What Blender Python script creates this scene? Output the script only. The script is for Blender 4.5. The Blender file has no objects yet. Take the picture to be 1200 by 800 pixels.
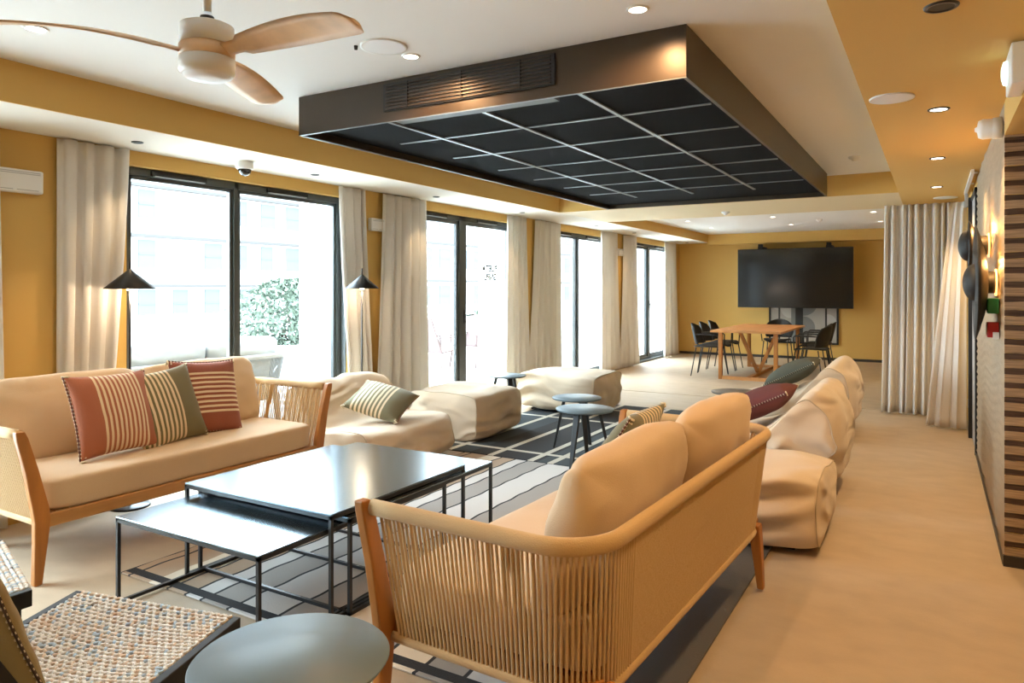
import bpy, bmesh, math, random
from mathutils import Vector, Matrix, noise
random.seed(7)
PI = math.pi
SC = bpy.context.scene
COL = SC.collection

# ------------------------------------------------------------ camera, world, exposure
CAMH = 1.4
cd = bpy.data.cameras.new('camera'); cam = bpy.data.objects.new('camera', cd); COL.objects.link(cam)
cam.location = (0, 0, CAMH)
cam.rotation_euler = (PI/2, 0, math.atan(494.8/840.0))
cd.sensor_fit = 'HORIZONTAL'; cd.sensor_width = 36; cd.lens = 840/1200*36
cd.shift_y = -63/1200.0
cd.clip_start = 0.02; cd.clip_end = 300
SC.camera = cam

W = bpy.data.worlds.new('sky'); SC.world = W; W.use_nodes = True
bg = W.node_tree.nodes['Background']; bg.inputs[0].default_value = (0.76, 0.90, 1.0, 1); bg.inputs[1].default_value = 12.0
SC.view_settings.view_transform = 'Standard'; SC.view_settings.look = 'None'
SC.view_settings.exposure = 1.05; SC.view_settings.gamma = 1.0
SC.view_settings.use_curve_mapping = False
SC.cycles.use_denoising = True
SC.cycles.max_bounces = 10; SC.cycles.diffuse_bounces = 6; SC.cycles.transparent_max_bounces = 12
SC.cycles.sample_clamp_indirect = 6.0
SC.cycles.caustics_reflective = False; SC.cycles.caustics_refractive = False

WARM = (1.0, 0.72, 0.42)
SPOT_W = 13.0
WIN = [(-0.3, 1.62, 0.6, .05), (2.85, 4.95, 3.785, .045), (5.95, 8.10, 6.945, .12), (9.2, 11.25, 10.11, .06), (12.3, 14.5, 13.32, .12)]  # first opening lies out of view, added to let daylight in
XW = -4.7      # inner face of the window wall
for i, (a, b, m_, w_) in enumerate(WIN):
    l = bpy.data.lights.new('daylight_portal', 'AREA'); l.shape = 'RECTANGLE'; l.size = b-a; l.size_y = 2.2
    l.cycles.is_portal = True
    o = bpy.data.objects.new('daylight_portal', l); COL.objects.link(o)
    o.location = (-4.98, (a+b)/2, 1.14); o.rotation_euler = (0, -PI/2, 0); o.rotation_euler = Vector((1, 0, 0)).to_track_quat('-Z', 'Y').to_euler()

def spot(loc, watts, col=WARM, ang=95, blend=0.6, rad=0.03):
    l = bpy.data.lights.new('spot_beam', 'SPOT'); l.energy = watts; l.color = col
    l.spot_size = math.radians(ang); l.spot_blend = blend; l.shadow_soft_size = rad
    o = bpy.data.objects.new('spot_beam', l); COL.objects.link(o); o.location = loc
    return o

# ------------------------------------------------------------ materials
MATS = {}
def mat(name, col, rough=0.6, metal=0.0, bump=0.0, bscale=60.0, var=0.0, vscale=4.0, sheen=0.0, spec=0.5, stretch=None, emis=None, estr=0.0, coat=0.0):
    if name in MATS: return MATS[name]
    m = bpy.data.materials.new(name); m.use_nodes = True
    nt = m.node_tree; p = nt.nodes['Principled BSDF']
    p.inputs['Base Color'].default_value = (*col, 1)
    p.inputs['Roughness'].default_value = rough; p.inputs['Metallic'].default_value = metal
    p.inputs['Specular IOR Level'].default_value = spec
    if sheen: p.inputs['Sheen Weight'].default_value = sheen
    if coat: p.inputs['Coat Weight'].default_value = coat
    if emis: p.inputs['Emission Color'].default_value = (*emis, 1); p.inputs['Emission Strength'].default_value = estr
    if bump or var:
        tc = nt.nodes.new('ShaderNodeTexCoord'); mp = nt.nodes.new('ShaderNodeMapping')
        nt.links.new(tc.outputs['Object'], mp.inputs[0])
        if stretch: mp.inputs['Scale'].default_value = stretch
    if bump:
        n = nt.nodes.new('ShaderNodeTexNoise'); n.inputs['Scale'].default_value = bscale; n.inputs['Detail'].default_value = 4
        b = nt.nodes.new('ShaderNodeBump'); b.inputs['Strength'].default_value = bump; b.inputs['Distance'].default_value = 0.01
        nt.links.new(mp.outputs[0], n.inputs['Vector']); nt.links.new(n.outputs[0], b.inputs['Height']); nt.links.new(b.outputs[0], p.inputs['Normal'])
    if var:
        n = nt.nodes.new('ShaderNodeTexNoise'); n.inputs['Scale'].default_value = vscale; n.inputs['Detail'].default_value = 6
        r = nt.nodes.new('ShaderNodeValToRGB')
        r.color_ramp.elements[0].position = 0.3; r.color_ramp.elements[1].position = 0.7
        r.color_ramp.elements[0].color = (*[c*(1-var) for c in col], 1); r.color_ramp.elements[1].color = (*[min(1, c*(1+var)) for c in col], 1)
        nt.links.new(mp.outputs[0], n.inputs['Vector']); nt.links.new(n.outputs[0], r.inputs[0]); nt.links.new(r.outputs[0], p.inputs['Base Color'])
    MATS[name] = m; return m

M_must = mat('mustard_paint', (0.66, 0.415, 0.115), 0.75, bump=0.05, bscale=200)
M_white = mat('white_plaster', (0.80, 0.79, 0.77), 0.8, bump=0.03, bscale=200)
M_soff = mat('soffit_paint', (0.80, 0.76, 0.68), 0.8, bump=0.03, bscale=200)
M_floor = mat('beige_floor', (0.46, 0.355, 0.245), 0.55, bump=0.12, bscale=120, var=0.07, vscale=5, stretch=(1, 1.4, 1), spec=0.35)
M_frame = mat('dark_window_frame', (0.050, 0.056, 0.055), 0.35, spec=0.6)
M_black = mat('black_metal', (0.012, 0.012, 0.013), 0.38)
M_blackm = mat('matte_black', (0.010, 0.010, 0.010), 0.6)
M_top = mat('dark_steel_top', (0.24, 0.30, 0.34), 0.22, metal=0.95, spec=0.8, bump=0.03, bscale=9)
M_greytop = mat('slate_laminate', (0.12, 0.165, 0.19), 0.42)
M_stoolb = mat('black_stained_wood', (0.016, 0.018, 0.019), 0.5, bump=0.1, bscale=60, stretch=(1, 1, .1))
M_wood = mat('honey_oak', (0.44, 0.17, 0.032), 0.42, var=0.22, vscale=14, bump=0.06, bscale=60, stretch=(1, 1, 0.12))
M_woodh = mat('honey_oak_rail', (0.50, 0.25, 0.08), 0.42, var=0.18, vscale=14, stretch=(0.12, 1, 1))
M_woodt = mat('table_oak', (0.56, 0.26, 0.09), 0.4, var=0.15, vscale=10, stretch=(1, 0.15, 1))
M_fanw = mat('pale_ash', (0.80, 0.57, 0.36), 0.45, var=0.12, vscale=12)
M_rope = mat('beige_rope', (0.62, 0.43, 0.22), 0.8, bump=0.4, bscale=300, sheen=0.2)
M_pad = mat('sand_webbing', (0.58, 0.38, 0.17), 0.8, bump=0.3, bscale=250, sheen=0.2)
M_fab = mat('sand_linen', (0.63, 0.455, 0.28), 0.9, bump=0.22, bscale=320, sheen=0.25, var=0.04, vscale=3)
M_bag = mat('cream_canvas', (0.66, 0.53, 0.385), 0.9, bump=0.22, bscale=280, sheen=0.2, var=0.04, vscale=3)
M_seam = mat('dark_seam', (0.20, 0.14, 0.09), 0.9)
M_plastic = mat('white_plastic', (0.80, 0.80, 0.78), 0.4)
M_greyp = mat('grey_plastic', (0.42, 0.42, 0.42), 0.5)
M_box = mat('bronze_panel', (0.050, 0.034, 0.020), 0.36, metal=.35, spec=0.6, var=0.12, vscale=2)
M_tile = mat('black_ceiling_tile', (0.007, 0.007, 0.0075), 0.9, spec=.05)
M_tbar = mat('grid_bar', (0.20, 0.22, 0.23), 0.4, metal=0.3)
M_steel = mat('brushed_steel', (0.45, 0.46, 0.47), 0.35, metal=0.8)
M_screen = mat('tv_screen', (0.006, 0.007, 0.008), 0.12, spec=0.6)
M_lit = mat('lit_lens', (1, 1, 1), 0.4, emis=(1.0, 0.88, 0.72), estr=9.0)
M_litc = mat('cool_lit_lens', (0.9, 1, 0.97), 0.4, emis=(0.6, 1.0, 0.92), estr=.7)
M_fanl = mat('frosted_lamp_cover', (0.85, 0.86, 0.88), 0.4)
M_bulb = mat('warm_bulb', (1, .9, .7), 0.4, emis=(1.0, 0.75, 0.45), estr=14.0)
M_green = mat('green_box', (0.03, 0.28, 0.11), 0.4)
M_red = mat('red_box', (0.50, 0.015, 0.02), 0.4)
M_glow = mat('amber_glow', (1, .6, .2), 0.5, emis=(1.0, 0.42, 0.10), estr=2.5)
M_terr = mat('pale_paving', (0.62, 0.62, 0.60), 0.8)
M_ext = mat('exterior_render', (0.78, 0.77, 0.76), 0.8)
M_extw = mat('exterior_white', (0.88, 0.88, 0.88), 0.7)
M_facade = mat('facade_cream', (0.30, 0.29, 0.28), 0.8)
M_fwin = mat('facade_window', (0.072, 0.078, 0.080), 0.9, spec=0)
M_fbal = mat('facade_trim', (0.060, 0.055, 0.052), 0.9, spec=0)
M_leaf = mat('leaf_green', (0.10, 0.125, 0.095), 0.7, spec=.1, var=0.6, vscale=9)
M_redch = mat('terracotta_metal', (0.080, 0.045, 0.040), 0.5)
M_skirt = mat('dark_skirting', (0.03, 0.025, 0.022), 0.5)
M_weave = mat('cream_cord', (0.72, 0.66, 0.58), 0.85, bump=0.4, bscale=300)
M_weave2 = mat('blue_grey_cord', (0.38, 0.46, 0.52), 0.85)
M_weave3 = mat('tan_cord', (0.62, 0.47, 0.34), 0.85)
M_brownb = mat('dark_brown_cord', (0.07, 0.045, 0.03), 0.85)
M_rust = (0.36, 0.115, 0.055); M_olive = (0.16, 0.135, 0.060); M_cream = (0.72, 0.58, 0.38)
M_stitch = mat('cream_stitch', (0.74, 0.64, 0.46), 0.9)
M_stitchd = mat('brown_stitch', (0.12, 0.035, 0.02), 0.9)

def add_creases(m, scale, strength, dist):
    nt = m.node_tree; b0 = [n for n in nt.nodes if n.type == 'BUMP'][0]
    tc = nt.nodes.new('ShaderNodeTexCoord'); n = nt.nodes.new('ShaderNodeTexNoise'); n.noise_type = 'RIDGED_MULTIFRACTAL'; n.inputs['Scale'].default_value = scale; n.inputs['Detail'].default_value = 2.5; n.inputs['Distortion'].default_value = .8
    mp = nt.nodes.new('ShaderNodeMapping'); mp.inputs['Scale'].default_value = (1, .6, 1.7); nt.links.new(tc.outputs['Object'], mp.inputs[0]); nt.links.new(mp.outputs[0], n.inputs['Vector'])
    b = nt.nodes.new('ShaderNodeBump'); b.inputs['Strength'].default_value = strength; b.inputs['Distance'].default_value = dist
    nt.links.new(n.outputs[0], b.inputs['Height']); nt.links.new(b.outputs[0], b0.inputs['Normal'])
add_creases(M_bag, 3.2, .8, .12); add_creases(M_fab, 2.2, .35, .05)
def glass_mat():
    m = bpy.data.materials.new('window_glass'); m.use_nodes = True; nt = m.node_tree
    for n in list(nt.nodes): nt.nodes.remove(n)
    o = nt.nodes.new('ShaderNodeOutputMaterial'); mx = nt.nodes.new('ShaderNodeMixShader'); t = nt.nodes.new('ShaderNodeBsdfTransparent')
    g = nt.nodes.new('ShaderNodeBsdfGlossy'); lw = nt.nodes.new('ShaderNodeLayerWeight'); f = nt.nodes.new('ShaderNodeMath'); f.operation = 'POWER'; f.inputs[1].default_value = 5.0; nt.links.new(lw.outputs['Facing'], f.inputs[0])
    t.inputs[0].default_value = (0.95, 0.98, 0.99, 1); g.inputs['Roughness'].default_value = 0.02
    nt.links.new(f.outputs[0], mx.inputs[0]); nt.links.new(t.outputs[0], mx.inputs[1]); nt.links.new(g.outputs[0], mx.inputs[2]); nt.links.new(mx.outputs[0], o.inputs[0])
    return m
M_glass = glass_mat()

def curtain_mat():
    m = bpy.data.materials.new('linen_curtain'); m.use_nodes = True; nt = m.node_tree
    p = nt.nodes['Principled BSDF']; out = nt.nodes['Material Output']
    p.inputs['Base Color'].default_value = (0.80, 0.76, 0.71, 1); p.inputs['Roughness'].default_value = 0.9; p.inputs['Sheen Weight'].default_value = 0.2
    t = nt.nodes.new('ShaderNodeBsdfTranslucent'); t.inputs[0].default_value = (0.72, 0.66, 0.58, 1)
    mx = nt.nodes.new('ShaderNodeMixShader'); mx.inputs[0].default_value = 0.16
    n = nt.nodes.new('ShaderNodeTexNoise'); n.inputs['Scale'].default_value = 350; b = nt.nodes.new('ShaderNodeBump'); b.inputs['Strength'].default_value = 0.15; b.inputs['Distance'].default_value = .005
    tc = nt.nodes.new('ShaderNodeTexCoord'); nt.links.new(tc.outputs['Object'], n.inputs['Vector']); nt.links.new(n.outputs[0], b.inputs['Height']); nt.links.new(b.outputs[0], p.inputs['Normal'])
    nt.links.new(p.outputs[0], mx.inputs[1]); nt.links.new(t.outputs[0], mx.inputs[2]); nt.links.new(mx.outputs[0], out.inputs[0])
    return m
M_curt = curtain_mat()

def mathn(nt, op, a, b=None, c=None):
    n = nt.nodes.new('ShaderNodeMath'); n.operation = op
    for i, v in enumerate((a, b, c)):
        if v is None: continue
        if isinstance(v, (int, float)): n.inputs[i].default_value = v
        else: nt.links.new(v, n.inputs[i])
    return n.outputs[0]

def stripe_cushion_mat(name, base, axis=0, lo=-0.115, hi=0.14, n=10, cream=M_cream, duty=0.5):
    """base colour outside [lo,hi]; n cream stripes inside, along the other axis (object space)."""
    m = bpy.data.materials.new(name); m.use_nodes = True; nt = m.node_tree; p = nt.nodes['Principled BSDF']
    p.inputs['Roughness'].default_value = 0.9; p.inputs['Sheen Weight'].default_value = 0.2
    tc = nt.nodes.new('ShaderNodeTexCoord'); s = nt.nodes.new('ShaderNodeSeparateXYZ'); nt.links.new(tc.outputs['Object'], s.inputs[0])
    x = s.outputs[axis]
    t = mathn(nt, 'DIVIDE', mathn(nt, 'SUBTRACT', x, lo), (hi-lo)/n)
    st = mathn(nt, 'LESS_THAN', mathn(nt, 'FRACT', t), duty)
    ins = mathn(nt, 'MULTIPLY', mathn(nt, 'GREATER_THAN', x, lo), mathn(nt, 'LESS_THAN', x, hi))
    f = mathn(nt, 'MULTIPLY', st, ins)
    mx = nt.nodes.new('ShaderNodeMix'); mx.data_type = 'RGBA'; nt.links.new(f, mx.inputs['Factor'])
    mx.inputs['A'].default_value = (*base, 1); mx.inputs['B'].default_value = (*cream, 1)
    nt.links.new(mx.outputs['Result'], p.inputs['Base Color'])
    no = nt.nodes.new('ShaderNodeTexNoise'); no.inputs['Scale'].default_value = 240; nt.links.new(tc.outputs['Object'], no.inputs['Vector'])
    h = mathn(nt, 'ADD', no.outputs[0], mathn(nt, 'MULTIPLY', f, 0.9))
    b = nt.nodes.new('ShaderNodeBump'); b.inputs['Strength'].default_value = 0.3; b.inputs['Distance'].default_value = .004
    nt.links.new(h, b.inputs['Height']); nt.links.new(b.outputs[0], p.inputs['Normal'])
    return m

# ------------------------------------------------------------ mesh helpers
def BM(): return bmesh.new()
def box(bm, x0, y0, z0, x1, y1, z1, mi=0, M=None):
    vs = [bm.verts.new((x, y, z)) for x in (x0, x1) for y in (y0, y1) for z in (z0, z1)]
    if M: 
        for v in vs: v.co = M @ v.co
    for f in ((0, 1, 3, 2), (4, 6, 7, 5), (0, 4, 5, 1), (2, 3, 7, 6), (0, 2, 6, 4), (1, 5, 7, 3)):
        fc = bm.faces.new([vs[i] for i in f]); fc.material_index = mi
    return vs
def rbox(bm, x0, y0, z0, x1, y1, z1, r=0.01, seg=2, mi=0, M=None):
    t = bmesh.new(); box(t, x0, y0, z0, x1, y1, z1)
    bmesh.ops.bevel(t, geom=t.edges[:], offset=r, segments=seg, affect='EDGES', profile=0.5)
    merge(bm, t, mi, M)
def merge(bm, t, mi=0, M=None):
    mp = {}
    for v in t.verts: mp[v] = bm.verts.new(M @ v.co if M else v.co)
    for f in t.faces:
        try:
            nf = bm.faces.new([mp[v] for v in f.verts]); nf.material_index = mi; nf.smooth = f.smooth
        except ValueError: pass
    t.free()
def frame_at(d):
    d = d.normalized(); a = Vector((0, 0, 1)) if abs(d.z) < 0.9 else Vector((1, 0, 0))
    u = d.cross(a).normalized(); v = u.cross(d).normalized(); return u, v
def tube(bm, pts, r, n=8, mi=0, caps=True, ry=None, closed=False):
    """swept tube; r scalar or list; ry optional second radius"""
    pts = [Vector(p) for p in pts]; N = len(pts); rings = []
    pu = None
    for i, p in enumerate(pts):
        if closed: d = pts[(i+1) % N]-pts[i-1]
        else: d = pts[min(i+1, N-1)]-pts[max(i-1, 0)]
        d.normalize()
        if pu is None: u, v = frame_at(d)
        else:
            u = (pu-d*pu.dot(d)).normalized(); v = u.cross(d).normalized() if False else d.cross(u).normalized()
        if pu is None: v = d.cross(u).normalized()
        pu = u
        ra = r[i] if isinstance(r, (list, tuple)) else r; rb = ra if ry is None else (ry[i] if isinstance(ry, (list, tuple)) else ry)
        rings.append([bm.verts.new(p+u*ra*math.cos(2*PI*k/n)+v*rb*math.sin(2*PI*k/n)) for k in range(n)])
    for i in range(N if closed else N-1):
        A = rings[i]; B = rings[(i+1) % N]
        for k in range(n):
            f = bm.faces.new((A[k], A[(k+1) % n], B[(k+1) % n], B[k])); f.material_index = mi; f.smooth = n > 4
    if caps and not closed:
        f = bm.faces.new(rings[0][::-1]); f.material_index = mi
        f = bm.faces.new(rings[-1]); f.material_index = mi
def bar(bm, a, b, w, h, mi=0):
    """rectangular bar from a to b; w across (horizontal), h other"""
    a = Vector(a); b = Vector(b); d = (b-a).normalized()
    s = d.cross(Vector((0, 0, 1)))
    if s.length < 1e-3: s = Vector((1, 0, 0))
    s.normalize(); t = s.cross(d).normalized()
    vs = []
    for p in (a, b):
        for i, j in ((-1, -1), (1, -1), (1, 1), (-1, 1)): vs.append(bm.verts.new(p+s*w/2*i+t*h/2*j))
    for f in ((3, 2, 1, 0), (4, 5, 6, 7), (0, 1, 5, 4), (1, 2, 6, 5), (2, 3, 7, 6), (3, 0, 4, 7)):
        fc = bm.faces.new([vs[i] for i in f]); fc.material_index = mi
def lathe(bm, prof, n=32, c=(0, 0, 0), axis='Z', mi=0):
    """prof list of (r,z)"""
    c = Vector(c); rings = []
    def P(r, z, a):
        x, y = r*math.cos(a), r*math.sin(a)
        return c+(Vector((x, y, z)) if axis == 'Z' else Vector((z, x, y)) if axis == 'X' else Vector((x, z, y)))
    for r, z in prof:
        if r < 1e-6: rings.append([bm.verts.new(P(0, z, 0))])
        else: rings.append([bm.verts.new(P(r, z, 2*PI*k/n)) for k in range(n)])
    for A, B in zip(rings, rings[1:]):
        for k in range(n):
            q = [A[k % len(A)], A[(k+1) % len(A)], B[(k+1) % len(B)], B[k % len(B)]]
            q2 = []
            for v in q:
                if v not in q2: q2.append(v)
            if len(q2) > 2:
                f = bm.faces.new(q2); f.material_index = mi; f.smooth = True
def obj(name, bm, mats, parent=None, smooth=None, loc=None, rot=None, bevel=0, subsurf=0, solid=0, autos=True):
    bmesh.ops.recalc_face_normals(bm, faces=bm.faces[:])
    me = bpy.data.meshes.new(name); bm.to_mesh(me); bm.free()
    for m in (mats if isinstance(mats, (list, tuple)) else [mats]): me.materials.append(m)
    o = bpy.data.objects.new(name, me); COL.objects.link(o)
    if parent: o.parent = parent
    if loc: o.location = loc
    if rot: o.rotation_euler = rot
    if smooth: 
        for p in me.polygons: p.use_smooth = True
    if solid:
        s = o.modifiers.new('s', 'SOLIDIFY'); s.thickness = solid; s.offset = 0
    if bevel:
        b = o.modifiers.new('b', 'BEVEL'); b.width = bevel; b.segments = 2; b.limit_method = 'ANGLE'
    if subsurf:
        s = o.modifiers.new('ss', 'SUBSURF'); s.levels = subsurf; s.render_levels = subsurf
    return o
def thing(name, label, cat, loc=(0, 0, 0), rotz=0, group=None, rot=None):
    o = bpy.data.objects.new(name, None); COL.objects.link(o); o.location = loc
    o.rotation_euler = rot if rot else (0, 0, rotz); o.empty_display_size = 0.1
    o['label'] = label; o['category'] = cat
    if group: o['group'] = group
    return o
def tag(o, label, cat, group=None, kind=None):
    o['label'] = label; o['category'] = cat
    if group: o['group'] = group
    if kind: o['kind'] = kind
    return o
def struct(name, bm, m, parent=None, **k):
    o = obj(name, bm, m, parent, **k)
    if parent is None: o['kind'] = 'structure'
    return o
def structe(name, loc=(0, 0, 0)):
    o = bpy.data.objects.new(name, None); COL.objects.link(o); o.location = loc; o['kind'] = 'structure'; return o
def dup(root, loc, rotz=None, label=None, group=None):
    r = root.copy(); COL.objects.link(r); r.location = loc
    if rotz is not None: r.rotation_euler = (0, 0, rotz)
    if label: r['label'] = label
    if group: r['group'] = group
    for ch in list(root.children):
        c = ch.copy(); COL.objects.link(c); c.parent = r
        for g in list(ch.children):
            d = g.copy(); COL.objects.link(d); d.parent = c
    return r

# ------------------------------------------------------------ room shell
ZS = 2.333; ZC = 2.545; ZC2 = 2.49; YF = 15.05; YB = -2.6; XR = 0.305; XRR = 2.7; XB = -4.01
bm = BM(); box(bm, -4.95, YB, -0.1, XRR+.2, 9.21, 0); box(bm, -4.95, 9.235, -0.1, XRR+.2, YF+.2, 0); struct('floor', bm, M_floor)
bm = BM(); box(bm, -4.95, 9.21, -0.1, XRR+.2, 9.235, -0.004); struct('trim_floor_joint', bm, M_skirt)
# window wall
bm = BM(); prev = YB
for (a, b, m_, w_) in WIN:
    box(bm, -4.95, prev, 0, XW, a, ZC); prev = b
box(bm, -4.95, prev, 0, XW, YF+.2, ZC)
for (a, b, m_, w_) in WIN: box(bm, -4.95, a, 2.235, XW, b, ZC); box(bm, -4.95, a, -.08, XW, b, 0.03)
struct('wall_left', bm, M_must)
bm = BM(); box(bm, XW, YF, 0, XRR, YF+.2, ZC); struct('wall_far', bm, M_must)
bm = BM(); box(bm, -4.95, YB-.2, 0, XRR, YB, ZC); struct('wall_near', bm, M_must)
bm = BM(); box(bm, XRR, YB-.2, 0, XRR+.2, YF+.2, ZC); struct('wall_outer_right', bm, M_must)
# ceilings
bm = BM(); box(bm, XB, YB, ZC, XR, 7.97, ZC+.1); box(bm, XB, 9.5, ZC2, -.2, 14.8, ZC+.1); struct('ceiling', bm, M_white)
bm = BM()
box(bm, XW, YB, ZS, XB-.012, YF, ZC+.1)                  # soffit over the windows
struct('ceiling_soffit', bm, M_soff)
bm = BM(); box(bm, XB-.012, 7.982, ZS, -.302, 9.5, ZC+.1); struct('ceiling_cross_soffit', bm, mat('cross_soffit_sheen', (.74, .60, .38), .6))  # mustard lightened evenly, window sheen put into the colour
bm = BM(); box(bm, -.302, YB, ZS, XR, 9.5, ZC+.1); box(bm, -.302, 9.5, ZS, XRR, YF, ZC+.1)
box(bm, XR, YB, 2.167, XRR, 4.37, ZC+.1); box(bm, XR, 4.37, ZS, XRR, 9.5, ZC+.1)
struct('ceiling_corridor', bm, M_must)
bm = BM(); box(bm, XB-.012, YB, ZS+.0005, XB, 7.982, ZC); box(bm, XB, 7.97, ZS+.0005, -.302, 7.982, ZC)
box(bm, XB-.012, 9.5, ZS+.0005, XB, 14.75, ZC); 
box(bm, XB-.012, 14.75, 2.285, XRR, YF, ZC)
struct('trim_beam_faces', bm, M_must)
# right wall, textured covering, and the slatted wall end
bm = BM(); NY = 260; NZ = 110
grid = []
for i in range(NY+1):
    y = 4.385+(7.13-4.385)*i/NY; row = []
    for k in range(NZ+1):
        z = 0.0+ZS*k/NZ
        w = 0.0045*math.sin(z*2*PI/0.055+2.0*math.sin(y*5)+y*9)+0.0025*noise.noise(Vector((y*3, z*25, 1)))
        row.append(bm.verts.new((XR+.004+w, y, z)))
    grid.append(row)
for i in range(NY):
    for k in range(NZ):
        f = bm.faces.new((grid[i][k], grid[i+1][k], grid[i+1][k+1], grid[i][k+1])); f.smooth = True
M_cover = mat('woven_wallcover', (0.36, 0.275, 0.175), 0.55, bump=0.2, bscale=60, var=0.08, vscale=20, stretch=(1, .3, 2))
struct('wall_right_covering', bm, M_cover)
bm = BM(); box(bm, XR+.012, 4.38, 0, XR+.2, 7.13, ZS); box(bm, XR+.2, 4.38, 0, XRR, 4.6, ZS); box(bm, XR, 8.0, 0, XR+.2, YF, ZS); box(bm, XR+.01, 7.13, 2.24, XR+.2, 8.0, ZS)
box(bm, XR+.15, 7.13, 0, XR+.2, 8.0, 2.24)
struct('wall_right', bm, M_must)
# slats on the wall end facing the room
bm = BM(); random.seed(3); z = 0.055; k = 0
while z < 2.165:
    hgt = 0.0725
    for (mi, dz, dep) in ((0, hgt*.56, .012), (1, hgt*.44, .002)):
        n = 60
        x0, x1 = XR, XR+1.1
        top = []; bot = []
        ph = random.random()*6
        for i in range(n+1):
            x = x0+(x1-x0)*i/n
            w = 0.0022*math.sin(x*12+ph)+.001*math.sin(x*37+ph*2)
            bot.append((x, w)); 
        A = [bm.verts.new((x, 4.38-dep-w*.6, z+w)) for x, w in bot]
        B = [bm.verts.new((x, 4.38-dep-w*.6, z+dz+w*(1 if mi else 1.0))) for x, w in bot]
        C_ = [bm.verts.new((x, 4.38, z+w)) for x, w in bot]
        D = [bm.verts.new((x, 4.38, z+dz+w)) for x, w in bot]
        for i in range(n):
            for q in ((A[i], A[i+1], B[i+1], B[i]), (C_[i], C_[i+1], A[i+1], A[i]), (B[i], B[i+1], D[i+1], D[i])):
                f = bm.faces.new(q); f.material_index = mi
        f = bm.faces.new((A[0], B[0], D[0], C_[0])); f.material_index = mi
        z += dz
M_sl1 = mat('tan_reed', (0.36, 0.25, 0.15), 0.6, var=0.4, vscale=14, stretch=(.4, 1, 9)); M_sl2 = mat('brown_reed', (0.085, 0.048, 0.030), 0.6, var=0.5, vscale=14, stretch=(.4, 1, 9))
struct('trim_slatted_wall_end', bm, [M_sl1, M_sl2])
bm = BM(); box(bm, XR-.006, 4.36, 0, XRR, 4.38, 0.055); struct('baseboard_slats', bm, M_skirt)
bm = BM(); box(bm, XR-.008, 4.385, 0, XR, 7.13, 0.022); struct('baseboard_right', bm, M_skirt)
bm = BM(); box(bm, XW, YF-.012, 0, XR, YF, 0.05); struct('baseboard_far', bm, M_skirt)
# corridor door seen edge-on in the right wall
d1 = structe('door_1', (XR, 7.13, 0))
bm = BM(); box(bm, -.012, 0, 0, .06, .02, 2.24); box(bm, -.03, .78, 0, .06, .87, 2.24); box(bm, -.012, 0, 2.2, .06, .87, 2.24); obj('door_frame', bm, M_blackm, d1)
bm = BM(); box(bm, .0, .02, .005, .04, .78, 2.2); obj('door_leaf', bm, M_greyp, d1)
bm = BM(); box(bm, -.035, .80, .28, -.03, .83, .36); obj('door_hinge', bm, M_steel, d1)

# ------------------------------------------------------------ windows
def window(n, a, b, mid, mw, door=False):
    t = structe('window_%d' % n, (-4.8, 0, 0)); Z0, Z1 = .03, 2.235
    bm = BM(); F = .055; x0, x1 = -.05, .035
    box(bm, x0, a, Z1-F, x1, b, Z1); box(bm, x0, a, Z0, x1, b, Z0+.05)
    box(bm, x0, a, Z0, x1, a+F, Z1); box(bm, x0, b-F, Z0, x1, b, Z1)
    box(bm, x0, mid-mw/2, Z0, x1, mid+mw/2, Z1)
    ob = BM(); box(ob, -.149, b-.006, Z0, -.052, b, Z1); box(ob, -.149, a, Z0, -.052, a+.006, Z1); box(ob, -.149, a, Z1-.006, -.052, b, Z1); obj('outer_reveal', ob, M_extw, t)
    # dark jamb lining towards the room
    box(bm, x1, b-.012, Z0, .10, b, Z1); box(bm, x1, a, Z0, .10, a+.012, Z1); box(bm, x1, a, Z0, .104, b, Z0+.006); box(bm, .100, a, .001, .106, b, Z0+.006)
    obj('window_frame', bm, M_frame, t, bevel=.004)
    for (p, q) in ((a+F, mid-mw/2), (mid+mw/2, b-F)):
        s = .045 if door else .028
        bm = BM(); z0, z1 = Z0+.05, Z1-F
        box(bm, -.02, p, z0, .02, p+s, z1); box(bm, -.02, q-s, z0, .02, q, z1); box(bm, -.02, p, z0, .02, q, z0+s); box(bm, -.02, p, z1-s, .02, q, z1)
        sa = obj('sash', bm, M_frame, t, bevel=.003)
        bm = BM(); box(bm, -.004, p+s*.8, z0+s*.8, .004, q-s*.8, z1-s*.8); obj('glass_pane', bm, M_glass, sa)
        # trickle vent on the head
        c = (p+q)/2-.05; bm = BM(); box(bm, .035, c-.22, Z1-.045, .055, c+.22, Z1-.012); box(bm, .035, c-.2, Z1-.052, .062, c+.2, Z1-.045, 1)
        obj('trickle_vent', bm, [M_blackm, M_steel], t)
    if door:
        bm = BM(); rbox(bm, .035, mid+.02, .98, .045, mid+.05, 1.14, .002); tube(bm, [(.045, mid+.035, 1.08), (.085, mid+.035, 1.08), (.085, mid+.06, 1.08), (.085, mid+.16, 1.08)], .009, 8)
        obj('window_handle', bm, M_black, t)
for i, (a, b, m_, w_) in enumerate(WIN): window(i+1, a, b, m_, w_, i in (2, 4))

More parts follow.
